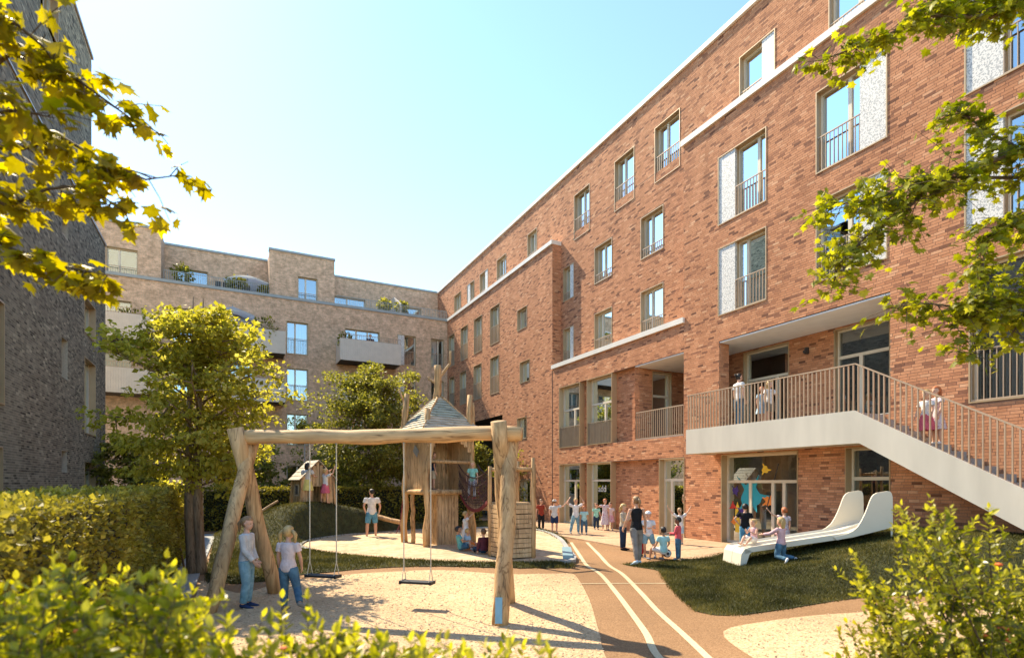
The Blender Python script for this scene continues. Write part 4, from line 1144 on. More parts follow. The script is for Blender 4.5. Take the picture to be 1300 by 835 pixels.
# ------------------------------------------------------------------ clipped hedges
def hedge(name, label, x0, x1, y0, y1, h, dens, size, faces, group=None):
    t = thing(name, label, 'hedge', ((x0 + x1) / 2, (y0 + y1) / 2, 0), group)
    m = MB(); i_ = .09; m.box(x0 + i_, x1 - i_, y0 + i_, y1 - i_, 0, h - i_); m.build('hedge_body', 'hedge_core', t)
    P = []; N = []
    for f in faces:
        if f == 'top': A = (x1 - x0) * (y1 - y0)
        elif f in ('x+', 'x-'): A = (y1 - y0) * h
        else: A = (x1 - x0) * h
        n = int(A * dens); u, v = RNG.random(n), RNG.random(n)
        if f in ('top', 'x+', 'x-'):   # more leaves near the camera
            v = v ** 1.35
        yy = y0 + v * (y1 - y0)
        if f == 'top': p = np.c_[x0 + u * (x1 - x0), yy, np.full(n, h)]; nn = (0, 0, 1)
        elif f == 'x+': p = np.c_[np.full(n, x1), yy, u * h]; nn = (1, 0, .25)
        elif f == 'x-': p = np.c_[np.full(n, x0), yy, u * h]; nn = (-1, 0, .25)
        else: p = np.c_[x0 + u * (x1 - x0), np.full(n, y0), v * h]; nn = (0, -1, .25)
        P.append(p); N.append(np.tile(nn, (n, 1)))
    P = np.concatenate(P); N = np.concatenate(N).astype(float); n = len(P)
    bumpy = np.array([noise.noise(Vector((p[0] * 2.2, p[1] * 2.2, p[2] * 2.2))) for p in P])
    P = P + N * (bumpy[:, None] * .07 + RNG.normal(-.015, .03, (n, 1)))
    sc = size * (.7 + .6 * RNG.random(n)) * np.clip((np.hypot(P[:, 0], P[:, 1]) / 9), .75, 1.6) ** .5
    leaves_out(t, 'kite' , 'hedge_leaf', P, sc, N + rvec(n) * .9, N + rvec(n) * .7, np.clip(.45 + bumpy * .4 + RNG.normal(0, .2, n), 0, 1))
    return t
hedge('hedge', 'long clipped hedge with bright leafy top running along the left edge', -2.3, -1.12, 2.6, 24.0, 1.84, 620, .062, ['top', 'x+'])
hedge('hedge', 'low clipped hedge behind the play house mound and the climbing tower', -1.1, 11.6, 26.3, 27.3, 1.75, 260, .085, ['top', 'y-'])

# ------------------------------------------------------------------ trees
def tree(name, label, x, y, z0, H, R_, crown0, trunk_r, mat, lsize, nleaf, nbr, seed, kind='kite', cat='tree', group=None, flat=.5, lean=(0, 0), twin=False):
    rs = random.Random(seed); t = thing(name, label, cat, (x, y, z0), group)
    tr_ = MB(); tr_.smooth = True
    def tp(f): return Vector((x + lean[0] * f + .06 * math.sin(f * 5 + seed), y + lean[1] * f + .05 * math.cos(f * 4 + seed), z0 + H * f))
    for k in range(2 if twin else 1):
        off = Vector((-.16, -.02, 0)) * k
        tr_.tube([tp(f) + off * (1 if f < .5 else 1.2) + Vector((0, 0, -.05 if f == 0 else 0)) for f in [0, .03, .1, .2, .35, .5, .65, .8, .95]], [trunk_r * (1 - .12 * k) * q for q in (1.3, 1.05, .95, .88, .75, .58, .4, .24, .08)], 10, .06, seed)
    cl = []
    for i in range(nbr):
        f = crown0 + (1 - crown0) * ((i + .5) / nbr) ** .9 * .97
        prof = math.sin(PI * min(1, max(0.0, (f - crown0) / (1 - crown0) * .86 + .13))) ** .7
        an = i * 2.399 + rs.uniform(-.4, .4); L = R_ * prof * rs.uniform(.62, 1.12)
        p0 = tp(f * .88 if f > .3 else f); up = rs.uniform(.15, .55) * L
        p1 = p0 + Vector((math.cos(an) * L * .5, math.sin(an) * L * .5, up * .6)); p2 = p0 + Vector((math.cos(an) * L, math.sin(an) * L, up * .9))
        tr_.tube([p0, p1, p2], [trunk_r * .28 * (1.1 - f * .7), trunk_r * .16, .006], 6)
        for q in range(7):
            s_ = .25 + .75 * (q / 6)
            b = p0.lerp(p1, s_ * 2) if s_ < .5 else p1.lerp(p2, s_ * 2 - 1)
            c = b + Vector((rs.gauss(0, .17 * R_), rs.gauss(0, .17 * R_), rs.gauss(0, .09 * R_)))
            cl.append((c, R_ * .16 * rs.uniform(.7, 1.5)))
            if q % 2: tr_.tube([b, c], [.012 + trunk_r * .04, .004], 4)
    tr_.build('trunk', 'bark', t)
    n = nleaf; ci = RNG.integers(0, len(cl), n)
    C = np.array([tuple(c) for c, _ in cl])[ci]; Rr = np.array([r for _, r in cl])[ci]
    d = rvec(n); d *= (RNG.random((n, 1)) ** .45) / np.linalg.norm(d, axis=1, keepdims=True); d[:, 2] *= flat
    P = C + d * Rr[:, None]
    out = P - np.array([x, y, z0 + H * .6]); out /= np.linalg.norm(out, axis=1, keepdims=True)
    dirs = out * .6 + rvec(n) * .7 + np.array([0, 0, -.35]); up = rvec(n) * .55 + np.array([0, 0, 1.0])
    leaves_out(t, kind, mat, P, lsize * (.65 + .7 * RNG.random(n)), dirs, up, np.clip(RNG.normal(.5, .25, n), 0, 1), name='crown')
    return t
tx, ty = W(254, 12.3)
tree('maple_tree', 'young maple with a slender twin trunk beside the hedge, left of the swing frame', tx, ty, 0, 6.45, 1.78, .33, .12, 'young_leaf', .112, 15500, 56, 3, twin=True)
tx, ty = W(474, 28.0)
tree('round_tree', 'round dense green tree standing between the play house and the roofed climbing tower', tx, ty, 0, 8.3, 3.1, .16, .15, 'tree_leaf', .14, 26000, 60, 8)
for i, (px_, d_, h_, r_, lab) in enumerate([
    (172, 24.5, 4.3, 1.9, 'leafy tree filling the gap between the dark building and the twin-trunk maple'),
    (318, 30.5, 4.6, 2.3, 'low leafy tree seen behind the left leg of the swing frame'),
    (425, 31.5, 4.2, 2.2, 'low bushy tree behind the small wooden play house'),
    (600, 32.0, 4.6, 2.2, 'low leafy tree seen through the rope bridge'),
    (645, 30.5, 4.2, 1.2, 'thin loose shrub at the foot of the brick wall behind the small tower')]):
    a_, b_ = W(px_, d_)
    tree('small_tree', lab, a_, b_, 0, h_, r_, .08, .07, 'tree_leaf', .15, (9000, 7000, 7000, 6000, 1500)[i], 34, 20 + i, group='low trees along the back hedge')

# ------------------------------------------------------------------ branches of the two big trees near the camera
def P3(px, py, d):
    x, y = W(px, d); return Vector((x, y, 2 + (613 - py) / FPX * d))
def near_tree(name, label, trunk_base, trunk_top, limbs, kind, mat, lsize, per_m, spread, seed, singles=300, trunk_r=.16, droop=-.6):
    t = thing(name, label, 'tree', (trunk_base[0], trunk_base[1], 0)); rs = random.Random(seed)
    tb = MB(); tb.smooth = True
    B0 = Vector(trunk_base); T0 = Vector(trunk_top)
    tb.tube([B0.lerp(T0, k / 6) for k in range(7)], [trunk_r * (1.25 - .11 * k) for k in range(7)], 12, .05, seed)
    tb.build('trunk', 'bark', t)
    PO, SZ, DI, UP, CO = [], [], [], [], []
    for li, L in enumerate(limbs):
        pts = [P3(*q[:3]) for q in L['pts']]
        start = B0.lerp(T0, L.get('f', .6)); pts = [start, start.lerp(pts[0], .5) + Vector((0, 0, .15))] + pts
        n = len(pts); r0 = L.get('r', .03)
        br = MB(); br.smooth = True; br.tube(pts, [r0 * (1 - .86 * k / (n - 1)) for k in range(n)], 8); br.build('branch', 'twig' if r0 < .03 else 'bark', t)
        seg = [(pts[i], pts[i + 1]) for i in range(2, n - 1)]
        tw = MB()
        for a, b in seg:
            ln = (b - a).length; k = int(ln * per_m * L.get('dens', 1))
            for _ in range(max(k // 5, 1)):
                f = rs.random(); base = a.lerp(b, f)
                sp = spread * L.get('sp', 1)
                off = Vector((rs.gauss(0, sp), rs.gauss(0, sp), rs.gauss(L.get('dz', -.03), sp * .75)))
                tip = base + off
                tw.tube([base, base.lerp(tip, .5) + Vector((0, 0, .02)), tip], [.004, .003, .0018], 4)
                for q in range(5):
                    s_ = rs.uniform(.35, 1.0); p = base.lerp(tip, s_) + Vector((rs.gauss(0, .03), rs.gauss(0, .03), rs.gauss(0, .02)))
                    o = (tip - base).normalized()
                    PO.append(p); SZ.append(lsize * rs.uniform(.6, 1.15))
                    DI.append((o.x * .6 + rs.gauss(0, .6), o.y * .6 + rs.gauss(0, .6), droop + rs.gauss(0, .4)))
                    UP.append((rs.gauss(0, .45), rs.gauss(0, .45), 1)); CO.append(min(1, max(0, rs.gauss(.5, .25))))
        tw.build('twigs', 'twig', t)
    leaves_out(t, kind, mat, PO, SZ, DI, UP, CO, singles)
    return t
D1 = 3.3
near_tree('large_maple_tree', 'golden-green maple whose blurred branches hang in from the upper left edge', (*cw(-5.3, 3.2), 0), (*cw(-5.0, 3.2), 6.5), [
 dict(pts=[(-40, 180, D1), (20, 190, D1), (80, 175, D1), (130, 205, D1), (185, 228, D1), (232, 222, D1 + .1)], r=.022, sp=.8),
 dict(pts=[(-40, 110, D1 - .3), (10, 70, D1 - .2), (60, 75, D1), (110, 110, D1), (165, 150, D1 + .1), (195, 165, D1 + .2)], r=.02, sp=.8),
 dict(pts=[(-40, 235, D1), (10, 262, D1), (60, 240, D1), (110, 235, D1), (160, 270, D1)], r=.02, sp=.65),
 dict(pts=[(-40, 290, D1 - .2), (20, 318, D1 - .1), (80, 338, D1), (150, 352, D1)], r=.018, sp=.55, dens=1.3),
 dict(pts=[(-40, 20, D1 - .4), (20, 30, D1 - .3), (55, 60, D1 - .2), (90, 110, D1)], r=.02, sp=.9, dens=1.3),
 dict(pts=[(-40, 150, D1 - .5), (20, 140, D1 - .4), (70, 150, D1 - .3)], r=.02, sp=1.0, dens=1.4),
], 'maple', 'gold_leaf', .11, 135, .125, 5, trunk_r=.17)
D2 = 5.2
near_tree('large_maple_tree', 'bright green maple whose lobed leaves hang down across the brick facade at the upper right', (*cw(7.3, 5.0), 0), (*cw(7.0, 5.2), 7.5), [
 dict(pts=[(1330, -20, D2), (1260, 22, D2), (1180, 20, D2), (1115, 50, D2 + .1), (1075, 65, D2 + .1), (1040, 78, D2 + .2)], r=.03, sp=.85, f=.75),
 dict(pts=[(1330, -60, D2), (1280, -5, D2), (1220, 5, D2), (1160, -5, D2)], r=.025, sp=.9, f=.8),
 dict(pts=[(1330, 195, D2 - .2), (1285, 196, D2 - .1), (1235, 212, D2), (1170, 232, D2 + .1), (1105, 255, D2 + .2), (1045, 262, D2 + .2)], r=.045, sp=1.15, f=.6, dens=1.5, dz=-.05),
 dict(pts=[(1200, 225, D2), (1150, 265, D2 + .1), (1100, 300, D2 + .1), (1065, 335, D2 + .2), (1055, 372, D2 + .2)], r=.02, sp=1.15, f=.6, dens=1.5),
 dict(pts=[(1340, 230, D2 - .2), (1300, 192, D2 - .1), (1262, 172, D2), (1215, 140, D2), (1180, 160, D2 + .1)], r=.028, sp=.85, f=.62),
 dict(pts=[(1340, 330, D2), (1290, 375, D2), (1240, 392, D2), (1175, 385, D2 + .1), (1125, 392, D2 + .2)], r=.025, sp=.95, f=.5, dens=1.2),
 dict(pts=[(1330, 300, D2), (1290, 270, D2), (1255, 300, D2), (1245, 350, D2), (1235, 420, D2), (1240, 455, D2)], r=.022, sp=.95, f=.5, dens=1.2),
 dict(pts=[(1340, 380, D2), (1300, 400, D2), (1280, 430, D2)], r=.02, sp=.9, f=.45),
], 'maple', 'maple_leaf', .085, 300, .17, 6, trunk_r=.2)

# ------------------------------------------------------------------ shrubs in the foreground
def near_bush(name, label, sprigs, lsize, seed, mat='bush_leaf', step=.035, flowers=(), singles=300, side=.5, cat='shrub'):
    s0 = sprigs[0][0]; t = thing(name, label, cat, (s0[0], s0[1], 0)); rs = random.Random(seed)
    st = MB(); PO, SZ, DI, UP, CO = [], [], [], [], []
    def run(a, b, r, frac, lev):
        a = Vector(a); b = Vector(b); L = (b - a).length
        mid = a.lerp(b, .5) + Vector((rs.gauss(0, .05), rs.gauss(0, .05), 0)) * L
        pts = []
        for k in range(6):
            f = k / 5; pts.append(a * (1 - f) ** 2 + mid * 2 * f * (1 - f) + b * f * f)
        st.tube(pts, [r * (1 - .8 * k / 5) for k in range(6)], 5)
        u = frac; ph = rs.random() * 6
        while u < 1:
            p = a * (1 - u) ** 2 + mid * 2 * u * (1 - u) + b * u * u; ax = (b - mid).normalized()
            ph += 2.4; q = ax.orthogonal().normalized(); q.rotate(Matrix.Rotation(ph, 3, ax))
            for sg in (1, -1):
                dd = q * sg + ax * rs.uniform(.5, 1.3) + Vector((0, 0, .1))
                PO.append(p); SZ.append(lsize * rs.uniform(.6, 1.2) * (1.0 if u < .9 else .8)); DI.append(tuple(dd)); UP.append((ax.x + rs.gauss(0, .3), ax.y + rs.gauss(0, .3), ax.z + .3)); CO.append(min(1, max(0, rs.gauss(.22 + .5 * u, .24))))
            u += step / max(L, .05) * rs.uniform(.7, 1.3)
            if lev == 0 and rs.random() < side * .4 and u < .92:
                d3 = (q * rs.uniform(.5, 1) + Vector((0, 0, rs.uniform(.2, .8)))).normalized() * L * rs.uniform(.12, .28)
                run(p, p + d3, r * .5, .2, 1)
        PO.append(b); SZ.append(lsize * .8); DI.append(tuple((b - mid).normalized())); UP.append((rs.gauss(0, 1), rs.gauss(0, 1), .3)); CO.append(.9)
    for a, b, fr_ in sprigs: run(a, b, .006, fr_, 0)
    st.build('stems', 'twig', t)
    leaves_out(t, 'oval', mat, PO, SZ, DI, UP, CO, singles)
    for i, (px, py, d, r) in enumerate(flowers):
        c = P3(px, py, d); f = MB(); f.smooth = True
        for k in range(5):
            an = k * 1.257; f.ball(c + Vector((math.cos(an) * r * .55, math.sin(an) * r * .55, 0)), (r * .55, r * .55, r * .4), 5)
        f.ball(c, r * .6, 5); f.build('blossom', 'paint_redorange', t)
    return t
rich('paint_redorange', (.78, .14, .03), .5, .2, 20, .1, 60)
rs = random.Random(11); sp = []
def top_line(px):
    P = [(-60, 735), (0, 745), (30, 735), (65, 700), (100, 712), (145, 715), (185, 740), (208, 703), (235, 735), (270, 760), (310, 765), (345, 748), (380, 752), (410, 768), (440, 790), (480, 795), (520, 800), (560, 795), (620, 815), (690, 800), (720, 830), (760, 850)]
    for (a, b), (c, d) in zip(P, P[1:]):
        if px <= c: return b + (d - b) * (px - a) / (c - a)
    return 860
for i in range(200):
    px = rs.uniform(-60, 360) if i < 140 else rs.uniform(330, 560)
    if i >= 180: px = rs.uniform(560, 715)
    d = rs.uniform(1.75, 2.7); tl = top_line(px) + 8; py = tl + (12 + abs(rs.gauss(0, 1)) * 75 if i % 6 else rs.uniform(-14, 8))
    if px > 430: py = tl + rs.uniform(0, 30)
    tip = P3(px, py, d); bx, by = W(px + rs.gauss(0, 35), d + rs.gauss(0, .12))
    sp.append(((bx, by, max(0.0, tip.z - rs.uniform(.6, .9))), tuple(tip), .25))
ox = sp[0][0]
sp.insert(0, ((*W(150, 2.2), 0), tuple(P3(150, 760, 2.2)), .6))
near_bush('foreground_shrub', 'yellow-green leafy shrub filling the lower left corner in front of the swing', sp, .058, 21, flowers=[(96, 800, 2.1, .016), (218, 782, 2.2, .013), (253, 795, 2.3, .012), (360, 822, 2.0, .012), (184, 812, 2.0, .012)])
sp = [((*W(1290, 3.3), 0), tuple(P3(1260, 700, 3.3)), .4)]
for i in range(125):
    tx_ = rs.uniform(1085, 1340); 
    lo = {0: 735, 1: 640, 2: 650, 3: 690}[0 if tx_ < 1130 else 1 if tx_ < 1200 else 2 if tx_ < 1290 else 3]
    py = lo + 30 + (835 - lo) * rs.random() ** .7 if i > 16 else lo + rs.uniform(0, 25)
    d = rs.uniform(2.8, 3.7)
    if tx_ < 1120: py = max(py, 700 + (1120 - tx_) * 1.2)
    tip = P3(tx_, py, d); bx, by = W(1255 + rs.gauss(0, 35) + (tx_ - 1210) * .25, 3.3 + (d - 3.3) * .5)
    sp.append(((bx, by, max(.25, tip.z - rs.uniform(.7, 1.1))), tuple(tip), .35))
for q in [(1082, 702), (1090, 715), (1180, 632), (1190, 650), (1255, 645), (1075, 790), (1064, 800), (1110, 800)]:
    tip = P3(q[0], q[1], 3.2); base = P3(min(q[0] + 60, 1260), q[1] + 110, 3.3); sp.append((tuple(base), tuple(tip), .35))
near_bush('flowering_shrub', 'bright green shrub with orange-red blossoms in the lower right corner', sp, .050, 33, step=.032, flowers=[(1273, 797, 3.1, .027), (1262, 790, 3.15, .02), (1268, 716, 3.2, .018), (1178, 734, 3.2, .015), (1281, 812, 3.0, .022), (1250, 806, 3.1, .016)])
# ================================================================== play equipment
def logpts(a, b, n=7, bend=.03, seed=0):
    rs = random.Random(seed); a = Vector(a); b = Vector(b)
    return [a.lerp(b, k / (n - 1)) + (Vector((rs.gauss(0, bend), rs.gauss(0, bend), 0)) if 0 < k < n - 1 else Vector()) for k in range(n)]
def log(parent, name, a, b, r0, r1, seed=0, mat='robinia_log', n=9, sides=14, bend=.014):
    m = MB(); m.smooth = True
    m.tube(logpts(a, b, n, bend, seed), [(r0 + (r1 - r0) * k / (n - 1)) for k in range(n)], sides, .06, seed)
    return m.build(name, mat, parent)
def C3(x, d, z): return Vector((*cw(x, d), z))
BL_, BR_ = C3(-4.88, 9.8, 2.80), C3(.05, 8.55, 2.76)
bd = (BR_ - BL_).normalized(); bn = Vector((-bd.y, bd.x, 0)).normalized()
if bn.dot(Vector((CS, CC, 0))) < 0: bn = -bn        # bn points away from the camera
SW = thing('swing_set', 'rough peeled-log swing frame with crossed legs and one long beam in the foreground', 'swing frame', tuple(C3(-2.3, 9.1, 0)))
def beam():
    m = MB(); n = 22; pts = []
    for k in range(n):
        f = k / (n - 1); p = BL_.lerp(BR_ + bd * .1, f); p.z += .012 * math.sin(f * 9) + .006 * math.sin(f * 23); pts.append(p)
    m.smooth = True; m.tube(pts, [.12 + .008 * math.sin(k * 1.3) + (-.02 if k in (0, n - 1) else 0) for k in range(n)], 16, .035, 4)
    return m.build('beam', 'robinia_beam', SW)
beam()
pL, pR = BL_ + bd * .12, BR_ - bd * .22
fLf, fLn = Vector((*gp(350, 752), 0)), Vector((*gp(263, 778), 0))
fRf, fRn = Vector((*gp(646, 764), 0)), Vector((*gp(635, 792), 0))
for (top, foot, r0, r1, s_) in [(pL - bn * .17 + Vector((0, 0, .16)), fLf, .12, .135, 1), (pL + bn * .17 + bd * .1 + Vector((0, 0, .0)), fLn, .11, .115, 2), (pR - bn * .17 + Vector((0, 0, .18)), fRf, .115, .12, 3), (pR + bn * .16 + bd * .12 + Vector((0, 0, .06)), fRn, .12, .12, 4)]:
    log(SW, 'leg', foot - Vector((0, 0, .05)), top, r0, r1, s_, bend=.013)
sl = MB(); v = (pR - fRn).normalized(); c0 = fRn + v * .04 - Vector((CS, CC, 0)) * .125 - Vector((CC, -CS, 0)) * .02; sl.obox(c0, c0 + v * .36, .10, .02, (CS, CC, 0)); sl.build('blue_marker', 'blue_paint', SW)
def swing(label, pxa, pxb, zs):
    cs = []
    for px in (pxa, pxb):      # where the sight line crosses the beam in plan
        a = (px - 650) / FPX; best = min((abs(((p := BL_.lerp(BR_, k / 400)).x * CC - p.y * CS) / (p.x * CS + p.y * CC) - a), k) for k in range(401)); cs.append(BL_.lerp(BR_, best[1] / 400))
    mid = (cs[0] + cs[1]) / 2
    t = thing('swing', label, 'swing', (mid.x, mid.y, zs), 'swings hanging from the log beam')
    m = MB(); a, b = Vector((cs[0].x, cs[0].y, zs)) - bd * .03, Vector((cs[1].x, cs[1].y, zs)) + bd * .03
    m.obox(a, b, .19, .035); m.obox(a - bd * .012, a + bd * .02, .2, .05); m.obox(b - bd * .02, b + bd * .012, .2, .05); m.build('seat', 'swing_rubber', t)
    for c in cs:
        r = MB(); r.tube([Vector((c.x, c.y, c.z - .1)), Vector((c.x, c.y, zs + .25))], .009, 6)
        for s_ in (-1, 1): r.tube([Vector((c.x, c.y, zs + .25)), Vector((c.x, c.y, zs + .02)) + bn * s_ * .08], .007, 5)
        r.build('rope', 'rope', t)
        f = MB(); f.ball((c.x, c.y, c.z - .12), .02, 5); f.build('hook', 'grey_metal', t)
swing('empty black swing seat on pale ropes, the left one under the beam', 393.5, 427, .43)
swing('empty black swing seat on pale ropes, the right one under the beam', 512.5, 547, .40)

# climbing tower with roof, built of leaning robinia logs
ctr = (-2.42, 18.15)
def T(u, v, z): return C3(ctr[0] + u, ctr[1] + v, z)
A_ = math.radians(55)
e1 = Vector((math.sin(A_), math.cos(A_))) ; e2 = Vector((-math.cos(A_), math.sin(A_)))     # e1 to the right, e2 to the left, both away
def TQ(i, j, z):                      # coordinates along the two sides, camera facing corner at i=j=-.5
    u = e1.x * i + e2.x * j; v = e1.y * i + e2.y * j
    return T(u, v, z)
TW = thing('climbing_tower', 'tall wooden climbing tower with pyramid plank roof and a forked log mast', 'play tower', tuple(T(0, 0, ZP)))
S_ = 1.55; hs = S_ / 2; FLR = 1.78
corners = [(-hs, -hs, 4.30), (hs, -hs, 4.85), (hs, hs, 4.4), (-hs, hs, 4.95)]
for k, (i, j, ztp) in enumerate(corners):
    a = TQ(i * 1.06, j * 1.06, ZP - .05); b = TQ(i * .98, j * .98, ztp)
    log(TW, 'post', a, b, .11, .085, 30 + k, bend=.045)
log(TW, 'post', TQ(hs * 1.06, -hs * .8, ZP - .05) , TQ(hs * 1.0, -hs * 1.0, FLR + .05), .09, .08, 41)
log(TW, 'post', TQ(-hs * 1.0, hs * .35, ZP - .05), TQ(-hs, hs * .35, FLR), .07, .07, 43)
# mast and forks
log(TW, 'mast', TQ(0, 0, 4.2), TQ(-.02, .02, 5.86), .13, .115, 50)
def fork(a, b, r): log(TW, 'branch_stub', a, b, r, r * .7, 51, n=5, sides=9)
fork(TQ(0, 0, 5.25), TQ(-.18, .28, 5.42), .05); fork(TQ(-.18, .28, 5.42), TQ(-.20, .33, 5.52), .045)
fork(TQ(0, 0, 5.42), TQ(.34, -.16, 5.92), .055); fork(TQ(.34, -.16, 5.9), TQ(.37, -.17, 6.35), .04)
fork(TQ(-hs, hs, 4.35), TQ(-hs * 1.2, hs * 1.28, 5.12), .045); fork(TQ(-hs * 1.1, hs * 1.1, 3.7), TQ(-hs * 1.1, hs * 1.1, 4.45), .06)
fork(TQ(hs * 1.12, -hs, 3.9), TQ(hs * 1.12, -hs * 1.0, 4.62), .06); fork(TQ(.05, .02, 4.55), TQ(-.02, -.05, 4.7), .1); fork(TQ(hs * .9, hs * .2, 4.0), TQ(hs * .9, hs * .2, 4.35), .07)
# roof planks: each face laid in overlapping courses
RS, ZE, ZA = 1.13, 3.55, 4.86
apex = TQ(0, 0, ZA)
rc = [TQ(-RS, -RS, ZE), TQ(RS, -RS, ZE), TQ(RS, RS, ZE), TQ(-RS, RS, ZE)]
for f_ in range(4):
    a, b = rc[f_], rc[(f_ + 1) % 4]; N = 15
    nn = (b - a).cross(apex - a).normalized()
    if nn.z < 0: nn = -nn
    for k in range(N):
        t0, t1 = k / N, (k + 1.25) / N
        t1 = min(t1, .985)
        p0, p1, p2, p3 = a.lerp(apex, t0), b.lerp(apex, t0), b.lerp(apex, t1), a.lerp(apex, t1)
        jx = random.uniform(-.03, .05); ed = (p1 - p0).normalized()
        p0 = p0 - ed * jx; p1 = p1 + ed * random.uniform(-.02, .05)
        lo, hi = nn * .045, nn * .012
        m = MB(); th = nn * .02
        m.add([p0 + lo, p1 + lo, p2 + hi, p3 + hi, p0 + lo - th, p1 + lo - th, p2 + hi - th, p3 + hi - th], [(0, 1, 2, 3), (4, 7, 6, 5), (0, 4, 5, 1), (1, 5, 6, 2), (2, 6, 7, 3), (3, 7, 4, 0)])
        m.build('roof_plank', 'green_roof_wood' if random.random() < (.35 if f_ == 0 else .25) else 'roof_wood', TW)
for a in rc: log(TW, 'roof_rafter', a + Vector((0, 0, .0)), apex + Vector((0, 0, .05)), .03, .035, 60, n=6, sides=7)
for k in range(4): log(TW, 'eaves_log', rc[k] * .96 + TQ(0, 0, ZE) * .04 - Vector((0, 0, .06)), rc[(k + 1) % 4] * .96 + TQ(0, 0, ZE) * .04 - Vector((0, 0, .06)), .045, .04, 70 + k, n=6, sides=8)
# floor, beams
m = MB()
for k in range(8):
    i0 = -hs + S_ * k / 8; c = [TQ(i0 + .01, -hs, FLR), TQ(i0 + S_ / 8 - .01, -hs, FLR), TQ(i0 + S_ / 8 - .01, hs, FLR), TQ(i0 + .01, hs, FLR)]
    m.add(c + [q - Vector((0, 0, .05)) for q in c], [(0, 1, 2, 3), (4, 7, 6, 5), (0, 4, 5, 1), (2, 6, 7, 3), (1, 5, 6, 2), (3, 7, 4, 0)])
m.build('floor', 'plank_wood', TW)
for (a, b) in [((-hs, -hs), (hs, -hs)), ((-hs, -hs), (-hs, hs)), ((hs, -hs), (hs, hs)), ((-hs, hs), (hs, hs))]:
    log(TW, 'floor_beam', TQ(a[0] * 1.05, a[1] * 1.05, FLR - .06), TQ(b[0] * 1.05, b[1] * 1.05, FLR - .06), .085, .08, 80, n=6, sides=9)
def planks(a0, a1, z0, z1f, n, th=.03, name='wall_plank', parent=TW, mat='plank_wood', z0f=None, gap=.012):
    a0 = Vector(a0); a1 = Vector(a1); d = (a1 - a0); L = d.length; d.normalize()
    for k in range(n):
        p = a0 + d * (L * k / n + gap / 2); q = a0 + d * (L * (k + 1) / n - gap / 2)
        f = (k + .5) / n; zt_ = z1f(f) if callable(z1f) else z1f; zl = z0f(f) if z0f else z0
        nn = Vector((-d.y, d.x, 0)) * (th * (.5 + .35 * random.random())); j = Vector((-d.y, d.x, 0)) * random.uniform(-.008, .008)
        m = MB(); P = [p - nn + j, q - nn + j, q + nn + j, p + nn + j]
        r1, r2 = random.uniform(-.02, .02), random.uniform(-.02, .02)
        m.add([(v.x, v.y, zl + r2) for v in P] + [(v.x, v.y, zt_ + r1) for v in P], [(3, 2, 1, 0), (4, 5, 6, 7), (0, 1, 5, 4), (1, 2, 6, 5), (2, 3, 7, 6), (3, 0, 4, 7)])
        m.build(name, mat, parent)
def flat(v): return (v.x, v.y, 0)
planks(flat(TQ(-hs, hs, 0)), flat(TQ(-hs, -hs, 0)), FLR, 3.52, 9)                       # left front wall
planks(flat(TQ(-hs, hs, 0)), flat(TQ(hs, hs, 0)), FLR, 3.5, 9)                           # rear walls
planks(flat(TQ(hs, -hs, 0)), flat(TQ(hs, hs, 0)), FLR, 3.5, 4, z0f=lambda f: FLR)
planks(flat(TQ(-hs, -hs, 0)), flat(TQ(hs, -hs, 0)), 3.2, 3.56, 12, z0f=lambda f: 3.0 + .42 * math.sin(PI * min(1, max(0, (f - .08) / .84))) ** .6)   # arch over the opening
pl_ = MB(); c0 = TQ(-hs - .035, -.05, 3.02); dd_ = (TQ(-hs, -1, 0) - TQ(-hs, 1, 0)).normalized(); up_ = Vector((0, 0, 1)); r1 = (dd_ * .8 + up_ * -.6) ; r2 = (dd_ * .6 + up_ * .8)
nrm = (TQ(-1, 0, 0) - TQ(0, 0, 0)).normalized() * .02
q4 = [c0 - r1 * .17 - r2 * .12, c0 + r1 * .17 - r2 * .12, c0 + r1 * .17 + r2 * .12, c0 - r1 * .17 + r2 * .12]
pl_.add([p + nrm for p in q4] + [p for p in q4], [(0, 1, 2, 3), (4, 7, 6, 5), (0, 4, 5, 1), (1, 5, 6, 2), (2, 6, 7, 3), (3, 7, 4, 0)]); pl_.build('sign_plate', 'grey_metal', TW)
log(TW, 'guard_rail', TQ(-hs * 1.05, -hs * 1.05, 2.68), TQ(hs * 1.05, -hs * 1.05, 2.66), .055, .05, 90, n=6, sides=9)
# closed column below
lo_ = [TQ(-.35, -.62, 0), TQ(.38, -.62, 0), TQ(.38, .1, 0), TQ(-.35, .1, 0)]
for k in range(4): planks(flat(lo_[k]), flat(lo_[(k + 1) % 4]), ZP - .02, FLR - .1, 6)
